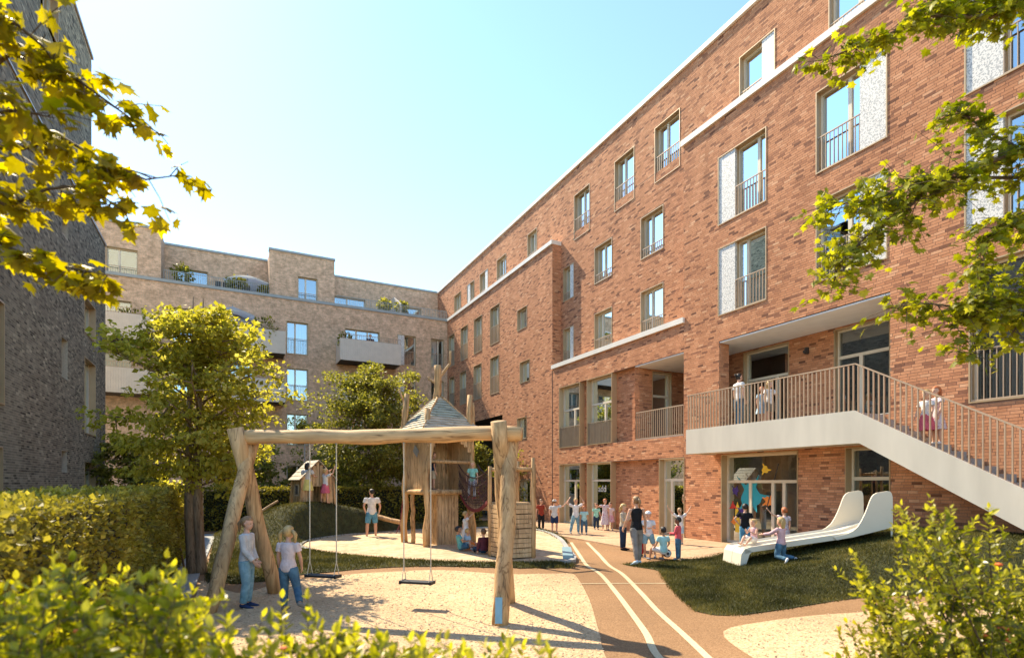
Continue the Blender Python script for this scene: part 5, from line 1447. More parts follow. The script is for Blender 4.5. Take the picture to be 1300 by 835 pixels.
# rope bridge to the small tower
SC_ = (-.02, 14.6)
def S(u, v, z): return C3(SC_[0] + u, SC_[1] + v, z)
b0, b1 = TQ(hs * 1.05, -hs * .7, FLR - .02), S(-.33, .35, 1.50)
bl_dir = Vector((b1.x - b0.x, b1.y - b0.y, 0)).normalized(); bs = Vector((-bl_dir.y, bl_dir.x, 0)) * .32
RBG = thing('rope_bridge', 'sagging rope net bridge with dark red edge band between the two wooden towers', 'rope bridge', tuple((b0 + b1) / 2))
def bp(f, s, h): p = b0.lerp(b1, f) + bs * s; p.z += h - .42 * 4 * f * (1 - f) * (.75 if h > .5 else 1); return p
for s_ in (-1, 1):
    m = MB(); 
    for k in range(14): m.obox(bp(k / 14, s_, 0), bp((k + 1) / 14, s_, 0), .04, .09)
    m.build('edge_band', 'red_rope', RBG)
    net = MB()
    for h in (.2, .4, .6, .85):
        net.tube([bp(k / 14, s_, h) for k in range(15)], .012 if h < .8 else .02, 5)
    for k in range(0, 22): net.tube([bp(k / 21, s_, 0), bp(min(1, (k + 1.2) / 21), s_, .85)], .009, 4); net.tube([bp(min(1, (k + 1.2) / 21), s_, 0), bp(k / 21, s_, .85)], .009, 4)
    net.build('net_side', 'dark_rope', RBG)
m = MB()
for k in range(15): m.obox(bp((k + .5) / 15, -1, .02), bp((k + .5) / 15, 1, .02), .15, .03)
m.build('tread_boards', 'plank_wood', RBG)
# small tower at the end of the bridge
ST2 = thing('small_tower', 'low square wooden tower with plank walls and tall corner posts beside the swing leg', 'play tower', tuple(S(0, 0, ZP)))
B_ = math.radians(62); f1 = Vector((math.sin(B_), -math.cos(B_) + .0)); 
def SQ(i, j, z):     # i to the right, j away
    a = math.radians(28); return S(i * math.cos(a) - j * math.sin(a), i * math.sin(a) + j * math.cos(a), z)
q_ = .40
cs_ = [(-q_, -q_), (q_, -q_), (q_, q_), (-q_, q_)]
for k, (i, j) in enumerate(cs_):
    log(ST2, 'post', SQ(i * 1.05, j * 1.05, ZP - .05), SQ(i * 1.05, j * 1.05, (2.3, 2.66, 2.6, 2.45)[k]), .06, .05, 100 + k, n=6, sides=9, bend=.012)
log(ST2, 'post', SQ(q_ * 1.3, -q_ * .75, ZP - .05), SQ(q_ * 1.32, -q_ * .75, 2.5), .045, .04, 108, n=6, sides=8, bend=.01)
for k in range(4):
    a, b = cs_[k], cs_[(k + 1) % 4]
    for r in range(11):
        z = ZP + .03 + r * .125; m = MB(); j = random.uniform(-.01, .01)
        m.obox(SQ(a[0] * (1.02 + j), a[1] * (1.02 + j), z + .06), SQ(b[0] * (1.02 + j), b[1] * (1.02 + j), z + .06 + random.uniform(-.008, .008)), .04, .108)
        m.build('wall_plank', 'plank_wood', ST2)
m = MB(); fl_ = [SQ(i * .97, j * .97, 1.5) for i, j in cs_]; m.add(fl_ + [p - Vector((0, 0, .05)) for p in fl_], [(0, 1, 2, 3), (4, 7, 6, 5), (0, 4, 5, 1), (1, 5, 6, 2), (2, 6, 7, 3), (3, 7, 4, 0)]); m.build('floor', 'plank_wood', ST2)
for k in (0, 1, 2): log(ST2, 'top_rail', SQ(*cs_[k], 2.36), SQ(*cs_[(k + 1) % 4], 2.36), .05, .05, 110 + k, n=5, sides=8)
# little play house on the mound
PHx, PHy = W(397, 21.25); PHz = float(hB(np.array([PHx]), np.array([PHy]))[0])
PH = thing('play_house', 'small wooden play house with gabled plank roof on top of the grass mound', 'play house', (PHx, PHy, PHz - .05))
pa_ = math.radians(-42)
def H3(u, v, z):     # u to the right along the gable, v away along the ridge, camera aligned frame rotated
    x = u * math.cos(pa_) - v * math.sin(pa_); d = u * math.sin(pa_) + v * math.cos(pa_)
    cx_, cd = 0, 0
    X, Y = cw(x, d); return Vector((PHx + X, PHy + Y, PHz - .05 + z))
# rotate so that the gable faces right and the long wall faces left
pa_ = math.radians(38)
hw, hl, hz, rz_ = .58, .56, 1.14, 1.74
def wallp(a, b, z1f, n, z0f=None): 
    a0, a1 = H3(*a, 0), H3(*b, 0)
    planks(flat(a0), flat(a1), PHz - .05, (lambda f: PHz - .05 + (z1f(f) if callable(z1f) else z1f)), n, th=.02, name='wall_plank', parent=PH, z0f=(lambda f: PHz - .05 + z0f(f)) if z0f else None)
gab = lambda f: hz + (rz_ - hz) * (1 - abs(2 * f - 1)) - .03
wallp((-hw, -hl), (hw, -hl), gab, 9, z0f=lambda f: .78 if .3 < f < .72 else 0)
wallp((-hw, hl), (hw, hl), gab, 9)
wallp((-hw, hl), (-hw, -hl), hz, 8, z0f=None)
wallp((hw, -hl), (hw, hl), hz, 8)
wf = MB()
for a, b, zz in [((-hw - .025, .18), (-hw - .025, -.22), .85), ((-hw - .025, .18), (-hw - .025, -.22), .45)]: wf.obox(H3(*a, zz), H3(*b, zz), .03, .045)
for a in (.18, -.22): wf.obox(H3(-hw - .025, a, .45), H3(-hw - .025, a, .85), .045, .03)
wf.build('window_frame', 'roof_wood', PH)
wd = MB(); wd.obox(H3(-hw - .022, -.02, .49), H3(-hw - .022, -.02, .81), .32, .01, H3(-1, 0, 0) - H3(0, 0, 0)); wd.build('dark_window_plate', 'dark_room', PH)  # dark plate on the uncut wall, its colour stands for the shaded inside
for s_ in (-1, 1):
    for k in range(5):
        f0, f1 = k / 5, (k + 1.2) / 5
        e0 = hw + .14
        p = lambda f, v: H3(s_ * (e0 * (1 - min(f, 1))), v, hz - .14 + (rz_ - hz + .16) * min(f, 1) + .02)
        m = MB(); m.add([p(f0, -hl - .14) + Vector((0, 0, .025)), p(f0, hl + .14) + Vector((0, 0, .025)), p(f1, hl + .14), p(f1, -hl - .14), p(f0, -hl - .14), p(f0, hl + .14), p(f1, hl + .14) - Vector((0, 0, .02)), p(f1, -hl - .14) - Vector((0, 0, .02))], [(0, 1, 2, 3), (4, 7, 6, 5), (0, 4, 5, 1), (1, 5, 6, 2), (2, 6, 7, 3), (3, 7, 4, 0)])
        m.build('roof_plank', 'roof_wood', PH)
for i, j in [(-hw, -hl), (hw, -hl), (-hw, hl), (hw, hl)]: log(PH, 'corner_post', H3(i * 1.12, j * 1.12, -.05), H3(i * 1.02, j * 1.02, hz), .05, .04, 130, n=4, sides=7, bend=0)
# lying logs
lg1 = thing('balance_log', 'pale lying balance log sloping down behind the man in blue shorts', 'log', (*W(480, 22.5), 0))
zz = lambda px, d: float(hB(np.array([W(px, d)[0]]), np.array([W(px, d)[1]]))[0])
log(lg1, 'log', (*W(449, 22.6), zz(449, 22.6) + .16), (*W(515, 21.6), .42), .11, .09, 140)
log(lg1, 'stand', (*W(512, 21.7), -.02), (*W(512, 21.7), .40), .06, .06, 142, n=4, sides=8)
log(lg1, 'stand', (*W(470, 22.3), -.02), (*W(470, 22.3), .55), .06, .06, 143, n=4, sides=8)
rr = MB()
rr.tube([Vector((*W(508, 20.6), .2)), Vector((*W(509, 20.7), .75)), Vector((*W(511, 20.9), 1.3)), Vector((*W(514, 20.0), 1.75))], .022, 6); rr.tube([Vector((*W(503, 20.4), .15)), Vector((*W(509, 20.7), .55))], .018, 5); rr.build('red_climbing_rope', 'red_rope', TW)
lg2 = thing('balance_log', 'short pale log end lying on the left flank of the grass mound', 'log', (*W(338, 19.0), 0))
log(lg2, 'log', (*W(326, 19.0), zz(326, 19.0) + .1), (*W(353, 19.6), zz(353, 19.6) + .22), .05, .04, 141)
pole = thing('garden_pole', 'thin grey pole with a dark sleeve rising behind the play house roof', 'pole', (*W(387, 24.0), 0))
m = MB(); m.tube([(*W(387, 24.0), 0), (*W(387, 24.0), 3.7)], .035, 8); m.build('pole', 'grey_metal', pole); m = MB(); m.tube([(*W(387, 24.0), 2.0), (*W(387, 24.0), 2.75)], .11, 10); m.build('sleeve', 'dark_metal', pole)
for k, (pa0, pa1, d0, lab) in enumerate([((234, 722), (216, 668), 12.9, 'thin dark leaning tree stake left of the maple trunk'), ((226, 690), (244, 655), 14.5, 'thin dark crooked stake just beside the maple trunk'), ((282, 712), (294, 650), 12.6, 'thin dark bent branch stuck in the ground between maple and swing leg')]):
    a = P3(*pa0, d0); a.z = 0; b = P3(*pa1, d0); s_ = thing('stake', lab, 'stake', tuple(a)); m = MB(); mid = a.lerp(b, .5) + Vector((.05, 0, .05)); m.tube([a, mid, b], [.024, .02, .012], 7, .1, k); m.build('stick', 'twig', s_)
# white double slide
SL = thing('double_slide', 'white two-lane slide with tall rounded side shields lying on the grass mound', 'slide', tuple(C3(5.3, 12.5, 0)))
s0, s1, wv = Vector((5.3, 12.5)), Vector((8.38, 12.2)), Vector((-.03, .95))
SLN = (s1 - s0).length
def Q(s, w, z): p = s0 + (s1 - s0) * s + wv * w; return C3(p.x, p.y, z)
def zc(s): return .50 + .50 * s + (.0 if s < .72 else .10 * sstep((s - .72) / .2)) 
def lane(w0, w1, sa):
    m = MB(); m.smooth = False; N = 26; V = []; F = []
    ws = [w0, w0 + .03, w0 + .05, (w0 + w1) / 2, w1 - .05, w1 - .03, w1]; dz = [.045, .05, .0, -.015, .0, .05, .045]
    for k in range(N + 1):
        s = sa + (1 - sa) * k / N; zz_ = float(zc(s))
        if k == 0: zz_ -= .03
        for w, z in zip(ws, dz): V.append(Q(s, w, zz_ + z))
        V.append(Q(s, w1, zz_ - .075)); V.append(Q(s, w0, zz_ - .075))
    n = 9
    for k in range(N):
        for i in range(n): F.append((k * n + i, k * n + (i + 1) % n, (k + 1) * n + (i + 1) % n, (k + 1) * n + i))
    F.append(tuple(range(n))[::-1]); F.append(tuple(N * n + i for i in range(n)))
    m.add(V, F); return m.build('lane', 'slide_white', SL)
lane(0, .49, -.01); lane(.51, 1.0, -.005)
for w0, w1 in ((0, .49), (.51, 1.0)):        # rounded lower ends that drop to the grass
    m = MB(); m.add([Q(-.01, w0, .52), Q(-.01, w1, .52), Q(-.035, w1, .40), Q(-.035, w0, .40), Q(-.045, w0, .12), Q(-.045, w1, .12), Q(-.005, w0, .12), Q(-.005, w1, .12), Q(.04, w0, .46), Q(.04, w1, .46), Q(.02, w0, .38), Q(.02, w1, .38)],
        [(0, 3, 2, 1), (3, 4, 5, 2), (4, 6, 7, 5), (6, 10, 11, 7), (0, 1, 9, 8), (0, 8, 10, 3), (3, 10, 6, 4), (1, 2, 11, 9), (2, 5, 7, 11), (8, 9, 11, 10)]); m.build('foot', 'slide_white', SL)
gv = MB(); N = 20
for k in range(N):
    a, b = .25 + .73 * k / N, .25 + .73 * (k + 1) / N; gv.quad(Q(a, .487, zc(a) + .052), Q(b, .487, zc(b) + .052), Q(b, .513, zc(b) + .052), Q(a, .513, zc(a) + .052))
gv.build('lane_groove', 'slide_groove', SL)
pr_ = [(.60, 0.), (.69, .03), (.73, .07), (.765, .14), (.79, .24), (.812, .36), (.83, .48), (.845, .60), (.858, .68), (.873, .725), (.895, .745), (.965, .745), (.985, .72), (.993, .67), (.998, .60), (1.0, .4), (1.0, -.07), (.80, -.075), (.62, -.075)]
for w0, w1 in ((-.035, .0), (.98, 1.015)):
    m = MB(); k = len(pr_); V = []
    for w in (w0, w1):
        for s, h in pr_: V.append(Q(s, w, zc(s) + h + .02 * 0))
    m.add(V, [tuple(range(k)), tuple(reversed(range(k, 2 * k)))] + [(i, (i + 1) % k, (i + 1) % k + k, i + k) for i in range(k)])
    m.build('side_shield', 'slide_white', SL)
for w in (-.02, 1.0):
    m = MB(); p = Q(.995, w, 0); g0 = float(hA(np.array([p.x]), np.array([p.y]))[0]); m.tube([(p.x, p.y, g0 - .1), (p.x, p.y, zc(1) - .05)], .022, 8); m.build('leg', 'slide_white', SL)
m = MB(); m.obox(Q(-.03, .04, .30), Q(-.03, .04, .12), .06, .10); 
# football, stepping stone
fb = thing('football', 'black and white football beside the sitting boy', 'ball', (*gp(847, 704, .11), .11 + 0)); fx_, fy_ = gp(847, 704, .11)
def football():
    bm = bmesh.new(); bmesh.ops.create_icosphere(bm, subdivisions=1, radius=.11)
    # truncate: pentagon patches sit on the twelve original corners
    bm.free(); b = MB(); b.smooth = True; b.ball((fx_, fy_, .155), .11, 12); b.build('ball_skin', 'paint_offwhite', fb)
    ph = (1 + 5 ** .5) / 2; pv_ = [Vector(p).normalized() for s in (1, -1) for t in (1, -1) for p in ((0, s, t * ph), (s, t * ph, 0), (t * ph, 0, s))]
    d = MB()
    for n in pv_:
        a = n.orthogonal().normalized(); c = n.cross(a); k = 5
        d.add([Vector((fx_, fy_, .155)) + (n * .1 + (a * math.cos(i * 1.2566) + c * math.sin(i * 1.2566)) * .042).normalized() * .1125 for i in range(k)] + [Vector((fx_, fy_, .155)) + n * .1125], [(i, (i + 1) % k, k) for i in range(k)])
    d.build('black_patches', 'swing_rubber', fb)
football()
bx = thing('stepping_block', 'small grey-blue block at the tip of the sand pit kerb', 'block', (*gp(721, 706), 0)); m = MB(); a, b = gp(721, 712), gp(719, 700); m.obox((*a, .07), (*b, .07), .26, .15); m.build('block', 'slide_groove', bx)
# things on the terraces and balconies
def parasol(label, x, y, z, r, h):
    t = thing('parasol', label, 'parasol', (x, y, z), 'white parasols on the roof terrace and balcony')
    m = MB(); m.tube([(x, y, z), (x, y, z + h + .1)], .025, 6); m.build('pole', 'grey_metal', t)
    m = MB(); k = 8; V = [(x, y, z + h)]
    for i in range(k): a = 2 * PI * i / k + .3; V.append((x + math.cos(a) * r, y + math.sin(a) * r, z + h - .55))
    m.add(V, [(0, i + 1, (i + 1) % k + 1) for i in range(k)])
    V2 = [(p[0], p[1], p[2] - .1) for p in V[1:]]; m.add(V[1:] + V2, [(i, i + k, (i + 1) % k + k, (i + 1) % k) for i in range(k)])
    m.build('canopy', 'canopy_cloth', t)
parasol('white parasol open on the roof terrace', 1.0, 40.6, 14.2, 1.5, 1.55)
parasol('white parasol open on the balcony behind the maple crown', .1, 38.5, 10.42, 1.35, 2.55)
def pot_plant(label, x, y, z, r, h, n=260):
    t = thing('potted_plant', label, 'plant', (x, y, z), 'potted plants on the balconies and terraces')
    m = MB(); m.tube([(x, y, z), (x, y, z + .3)], [.16, .2], 10); m.build('pot', 'grey_coping', t)
    d = rvec(n); d /= np.linalg.norm(d, axis=1, keepdims=True); P = np.array([x, y, z + .3 + h * .5]) + d * np.array([r, r, h * .5]) * RNG.random((n, 1)) ** .4
    leaves_out(t, 'kite', 'tree_leaf', P, .2 * (.6 + .8 * RNG.random(n)), d + rvec(n) * .4, rvec(n) + np.array([0, 0, 1]), RNG.random(n), name='leaves')
for i, (px, y, z, r, h) in enumerate([(232, 40.2, 14.2, .55, 1.2), (300, 40.1, 14.2, .6, .8), (337, 38.0, 10.42, .8, 1.7), (438, 38.0, 10.42, .45, 1.35), (488, 40.0, 14.2, .5, .8), (510, 40.2, 14.2, .45, .9), (338, 40.3, 14.2, .5, .6), (165, 38.2, 10.42, .6, 1.3)]):
    a = (px - 650) / FPX; d = y / (-a * CS + CC); x = (a * CC + CS) * d
    lab = ['bushy green plant on the roof terrace beside the first glass door', 'wide green plant on the terrace left of the parasol', 'large dark plant at the right end of the parasol balcony', 'thin plant at the left end of the balcony with the man', 'pale green shrub on the terrace left of the low divider', 'small shrub on the terrace right of the low divider', 'low plant in the shade under the terrace parasol', 'dark plant on the balcony next to the dark brick building'][i]
    pot_plant(lab, x, y, z, r, h)
# ================================================================== people
TS_ = bpy.data.scenes.new('remesh_workshop')
def remesh(mb, voxel, name, smooth=2, mat=None, adapt=0):
    me = mb.mesh(name); o = bpy.data.objects.new('tmp', me); TS_.collection.objects.link(o)
    r = o.modifiers.new('r', 'REMESH'); r.mode = 'VOXEL'; r.voxel_size = voxel; r.use_smooth_shade = True
    if smooth:
        s = o.modifiers.new('s', 'SMOOTH'); s.factor = .5; s.iterations = smooth
    vl = TS_.view_layers[0]; dg = vl.depsgraph; dg.update() if dg else vl.update()
    dg = vl.depsgraph
    out = bpy.data.meshes.new_from_object(o.evaluated_get(dg), depsgraph=dg)
    bpy.data.objects.remove(o); bpy.data.meshes.remove(me)
    out.name = name
    return out
def cloth_mat(key, c, c2=None, pat=None):
    if key in M: return key
    m, n, l, b = new_mat(key)
    tc = n.new("ShaderNodeTexCoord"); b.inputs['Roughness'].default_value = .85; b.inputs['Specular IOR Level'].default_value = .15
    nz = nd(n, "ShaderNodeTexNoise"); nz.inputs['Scale'].default_value = 9; nz.inputs['Detail'].default_value = 5; l.new(tc.outputs['Object'], nz.inputs[0])
    if pat == 'stripe':
        sx = n.new("ShaderNodeSeparateXYZ"); l.new(tc.outputs['Object'], sx.inputs[0])
        mm = nd(n, "ShaderNodeMath", operation='MULTIPLY'); mm.inputs[1].default_value = 140; l.new(sx.outputs[2], mm.inputs[0])
        sn = nd(n, "ShaderNodeMath", operation='SINE'); l.new(mm.outputs[0], sn.inputs[0]); r = ramp(n, [(.45, c), (.55, c2)]); l.new(sn.outputs[0], r.inputs[0])
    elif pat == 'dots':
        vo = n.new("ShaderNodeTexVoronoi"); vo.inputs['Scale'].default_value = 22; l.new(tc.outputs['Object'], vo.inputs[0]); r = ramp(n, [(.25, c2), (.4, c)]); l.new(vo.outputs['Distance'], r.inputs[0])
    else:
        r = ramp(n, [(.3, tuple(x * .82 for x in c)), (.7, tuple(min(1, x * 1.12) for x in (c2 or c)))]); l.new(nz.outputs[0], r.inputs[0])
    l.new(r.outputs[0], b.inputs['Base Color'])
    n2 = nd(n, "ShaderNodeTexNoise"); n2.inputs['Scale'].default_value = 14; n2.inputs['Detail'].default_value = 3; n2.inputs['Distortion'].default_value = 1.0; l.new(tc.outputs['Object'], n2.inputs[0])
    bp = n.new("ShaderNodeBump"); bp.inputs['Strength'].default_value = .6; bp.inputs['Distance'].default_value = .03; l.new(n2.outputs[0], bp.inputs['Height']); l.new(bp.outputs[0], b.inputs['Normal'])
    return key
for k, c in {'white': (.75, .74, .72), 'greywhite': (.58, .58, .57), 'pinkwhite': (.74, .62, .60), 'navy': (.02, .035, .09), 'black': (.018, .018, .02), 'greytaupe': (.26, .235, .205), 'mint': (.30, .62, .50), 'aqua': (.40, .66, .66), 'lightblue': (.42, .58, .70), 'pink': (.66, .14, .20), 'coral': (.75, .12, .14), 'yellow': (.72, .62, .20), 'red': (.50, .02, .02), 'maroon': (.10, .03, .045), 'darkblue': (.03, .05, .12), 'beige': (.55, .46, .33), 'teal': (.12, .38, .42), 'green': (.16, .42, .20), 'rose': (.66, .42, .44), 'shoegrey': (.25, .26, .28)}.items(): cloth_mat('cloth_' + k, c)
cloth_mat('jeans', (.055, .12, .19), (.10, .20, .28)); cloth_mat('light_jeans', (.16, .32, .40), (.28, .45, .52)); cloth_mat('bright_jeans', (.08, .24, .36), (.14, .36, .50)); cloth_mat('dark_jeans', (.018, .035, .07), (.03, .06, .11))
cloth_mat('floral', (.66, .60, .62), (.45, .16, .28), 'dots'); cloth_mat('red_stripe', (.42, .06, .03), (.05, .02, .02), 'stripe'); cloth_mat('dark_stripe', (.20, .06, .08), (.04, .03, .05), 'stripe'); cloth_mat('patterned', (.62, .66, .68), (.10, .14, .35), 'dots'); cloth_mat('pink_print', (.74, .5, .52), (.6, .1, .22), 'dots')
def skin_mat(key, c):
    m = rich(key, c, .5, .06, 14, .05, 80, spec=.35); m.node_tree.nodes["Principled BSDF"].inputs['Subsurface Weight'].default_value = .12; m.node_tree.nodes["Principled BSDF"].inputs['Subsurface Radius'].default_value = (.02, .008, .004); return key
skin_mat('skin_fair', (.64, .37, .25)); skin_mat('skin_tan', (.48, .25, .15)); skin_mat('skin_dark', (.20, .095, .055))
for k, c in {'blond': (.50, .33, .13), 'brown': (.13, .065, .03), 'dark': (.015, .011, .009), 'red': (.42, .12, .035), 'grey': (.45, .42, .38), 'lightbrown': (.28, .16, .07)}.items():
    rich('hair_' + k, c, .5, .3, 18, .8, 70, stretch=(1, 1, .15), dist=.012, spec=.5)
rich('eye_dark', (.02, .015, .012), .2, 0, 3, 0); rich('lips', (.45, .13, .11), .5, 0, 3, 0)
def V3(*a): return Vector(a)
def person(label, px, d, z, H, face, top, bottom, hair, skin='fair', shoes='cloth_shoegrey', la=None, ra=None, ll=None, rl=None, lean=(0, 0), head=(0, 0), vox=.015, group=None, drop=None, girl=False, cap=None, extra=None, world=None):
    """px,d: picture column and distance; face: degrees in the camera frame (0 right, 90 away, 270 towards the camera)"""
    X, Y = world if world else W(px, d)
    t = thing('person', label, 'person', (X, Y, z), group)
    t.rotation_euler = (0, 0, math.radians(face) - YAW - PI / 2); ORG[t.name] = (0, 0, 0)
    kid = min(1, max(0, (1.62 - H) / .42))
    hh = H / (7.5 - 1.35 * kid); LG = (.505 - .025 * kid) * H; ank = .035 * H
    th_l, sh_l = (LG - ank) * .5, (LG - ank) * .5
    neck = .03 * H; TR_ = H - LG - hh - neck
    ll = ll or (V3(-.06, 0, -1), V3(0, -.02, -1)); rl = rl or (V3(.06, 0, -1), V3(0, -.02, -1))
    la = la or (V3(-.22, .0, -1), V3(-.05, .22, -1)); ra = ra or (V3(.22, .0, -1), V3(.05, .22, -1))
    hipw = .052 * H * (1.0 if not girl else 1.04)
    def leg(sgn, q):
        h = V3(sgn * hipw, 0, 0); k = h + Vector(q[0]).normalized() * th_l; a = k + Vector(q[1]).normalized() * sh_l
        return [h, k, a]
    L, R = leg(-1, ll), leg(1, rl)
    low = min(L[2].z, R[2].z)
    hz = -low + ank if drop is None else drop
    sp_ = Vector((lean[0], lean[1], 1)).normalized()
    base = V3(0, 0, hz)
    def tp(f): return base + sp_ * (TR_ * f)
    shw = (.118 - .012 * kid) * H * (.94 if girl else 1)
    sh = [tp(.90) + V3(s * shw, 0, 0) for s in (-1, 1)]
    def arm(s, q):
        e = s + Vector(q[0]).normalized() * .165 * H; w = e + Vector(q[1]).normalized() * .145 * H
        return [s, e, w]
    A1, A2 = arm(sh[0], la), arm(sh[1], ra)
    nb = tp(1.0); hy, hp = math.radians(head[0]), math.radians(head[1])
    HR = Matrix.Rotation(hy, 3, 'Z') @ Matrix.Rotation(hp, 3, 'X')
    hc = nb + sp_ * neck + V3(0, .012 * H, hh * .48)
    def torso(m, g, z0=-.06, z1=1.05, sh_=True):
        prof = [(-.10, .055, .045), (0.0, .088, .062), (.14, .088, .063), (.38, .070, .050), (.58, .078, .055), (.78, .088, .055), (.90, .082, .047), (.97, .045, .036), (1.04, .028, .028)]
        pr = [(f, a, b) for f, a, b in prof if z0 <= f <= z1]
        m.tube([tp(f) for f, a, b in pr], [(a * H * (1 - .08 * girl * (f > .3)) + g, b * H + g) for f, a, b in pr], 14, side=(1, 0, 0))
    B = MB(); torso(B, 0, -.2, 1.05); B.tube([nb - sp_ * .03 * H, hc - V3(0, .01 * H, hh * .2)], [.030 * H, .027 * H], 10)
    for A in (A1, A2):
        B.tube([A[0] - V3(math.copysign(.02 * H, A[0].x), 0, .004 * H), A[0], A[0].lerp(A[1], .4), A[1], A[1].lerp(A[2], .35), A[2]], [.022 * H, .030 * H, .026 * H, .0205 * H, .022 * H, .0145 * H], 10)
        ax = (A[2] - A[1]).normalized(); s = math.copysign(1, A[0].x)
        lat = ax.cross(V3(s, 0, 0)); lat = V3(0, 1, 0) if lat.length < .2 else lat.normalized()
        if lat.y < 0: lat = -lat
        nrm = ax.cross(lat).normalized(); hs_ = .105 * H
        kn = A[2] + ax * hs_ * .48
        B.tube([A[2], A[2] + ax * hs_ * .2, kn], [(.013 * H, .011 * H), (.021 * H, .0105 * H), (.023 * H, .0095 * H)], 10, side=lat)
        inn = V3(-s, 0, 0)
        for i_, (o, ln, cu) in enumerate([(.016, .46, .10), (.0055, .52, .14), (-.0055, .48, .2), (-.0155, .38, .28)]):
            a = kn + lat * o * H - ax * .006 * H; m_ = a + ax * hs_ * ln * .55 + inn * hs_ * cu * .25 + lat * o * .25 * H * (.5); e = m_ + ax * hs_ * ln * .5 + inn * hs_ * cu * .8
            B.tube([a, m_, e], [max(.0062 * H, vox * .5), max(.0056 * H, vox * .48), max(.0046 * H, vox * .45)], 7)
        a = A[2] + ax * hs_ * .12 + lat * .012 * H; e = a + ax * hs_ * .28 + lat * hs_ * .26 + inn * hs_ * .1; e2 = e + ax * hs_ * .2 + lat * hs_ * .04 + inn * hs_ * .1
        B.tube([a, e, e2], [.0085 * H, max(.0068 * H, vox * .5), max(.0055 * H, vox * .46)], 7)
    for G in (L, R):
        G[:] = [p + base for p in G]
        B.tube([G[0] + V3(0, 0, .02 * H), G[0].lerp(G[1], .3), G[0].lerp(G[1], .75), G[1], G[1].lerp(G[2], .3), G[1].lerp(G[2], .7), G[2]], [.052 * H, .050 * H, .039 * H, .033 * H, .034 * H, .025 * H, .0195 * H], 12)
        sd_ = (G[2] - G[1]).normalized(); fw = V3(0, 1, 0) - sd_ * sd_.y; fw = fw.normalized()
        B.tube([G[2] - fw * .015 * H, G[2] + fw * .03 * H + sd_ * ank * .45, G[2] + fw * .10 * H + sd_ * ank * .7], [.021 * H, .02 * H, .013 * H], 9)
    # head: skull, jaw, nose, ears in the same surface
    hw_ = hh * .37
    B.ball(hc + HR @ V3(0, -.03 * hh, .10 * hh), (hw_, hh * .43, hh * .42), 9, HR)
    B.ball(hc + HR @ V3(0, .07 * hh, -.17 * hh), (hw_ * .80, hh * .33, hh * .32), 8, HR)
    B.ball(hc + HR @ V3(0, .17 * hh, -.36 * hh), (hw_ * .42, hh * .17, hh * .13), 6, HR)
    B.tube([hc + HR @ V3(0, .36 * hh, .06 * hh), hc + HR @ V3(0, .43 * hh, -.08 * hh), hc + HR @ V3(0, .36 * hh, -.13 * hh)], [hh * .03, hh * .055, hh * .04], 7)
    for s in (-1, 1): B.ball(hc + HR @ V3(s * hw_ * 1.0, -.02 * hh, -.03 * hh), (hh * .045, hh * .08, hh * .11), 6, HR)
    link('body', remesh(B, vox, 'body'), 'skin_' + skin, t)
    E = MB(); 
    for s in (-1, 1): E.ball(hc + HR @ V3(s * hh * .145, .345 * hh, .02 * hh), (hh * .05, hh * .03, hh * .035), 5, HR)
    E.build('eyes', 'eye_dark', t)
    E = MB(); E.ball(hc + HR @ V3(0, .375 * hh, -.235 * hh), (hh * .10, hh * .03, hh * .028), 5, HR); E.build('mouth', 'lips', t)
    g = .007 + .006 * H
    cv = max(vox, .012)
    # top
    if top:
        c, kind = top; m = MB(); torso(m, g * 1.15, (-.2 if kind == 'tee' else -.02), .98)
        if kind != 'vest':
            fr_ = {'tee': .55, 'long': 1.9, 'dress': .45}[kind]
            for A in (A1, A2):
                if fr_ < 1: m.tube([A[0] - V3(math.copysign(.03 * H, A[0].x), 0, 0), A[0], A[0].lerp(A[1], fr_)], [.03 * H, .030 * H + g, .034 * H + g], 10)
                else: m.tube([A[0] - V3(math.copysign(.03 * H, A[0].x), 0, 0), A[0], A[0].lerp(A[1], .5), A[1], A[1].lerp(A[2], .93)], [.03 * H, .030 * H + g, .027 * H + g, .024 * H + g, .019 * H + g], 10)
        link('dress_top' if kind == 'dress' else 'shirt', remesh(m, cv, 'shirt'), c, t)
    if bottom:
        c, kind = bottom; m = MB()
        if kind in ('jeans', 'shorts', 'leggings'):
            gg = g * (.9 if kind != 'leggings' else .45)
            m.tube([base + V3(0, 0, -.06 * H), base, base + sp_ * .06 * H, base + sp_ * .105 * H], [(.06 * H, .05 * H), (.089 * H + gg * .5, .063 * H + gg * .6), (.084 * H + gg * .4, .060 * H + gg * .5), (.074 * H, .05 * H)], 14, side=(1, 0, 0))
            for G in (L, R):
                P = [G[0] + V3(0, 0, .02 * H), G[0].lerp(G[1], .4), G[0].lerp(G[1], .85)]; r_ = [.053 * H + gg, .050 * H + gg, .042 * H + gg * 1.3]
                if kind != 'shorts': P += [G[1], G[1].lerp(G[2], .4), G[1].lerp(G[2], .93)]; r_ = [.053 * H + gg, .049 * H + gg, .040 * H + gg, .036 * H + gg, .035 * H + gg, (.028 if kind == 'jeans' else .021) * H + gg]
                m.tube(P, r_, 12)
            link('shorts' if kind == 'shorts' else 'trousers', remesh(m, cv, 'trousers'), c, t)
        else:
            ln = {'skirt': .19, 'dress': .23, 'longdress': .30}[kind] * H; n = 26; V = []; rows = 7; w0 = tp(.36); lowp = (L[1] + R[1]) / 2 - base; ddir = (V3(0, 0, -1) + V3(lowp.x, lowp.y, 0) * .5).normalized()
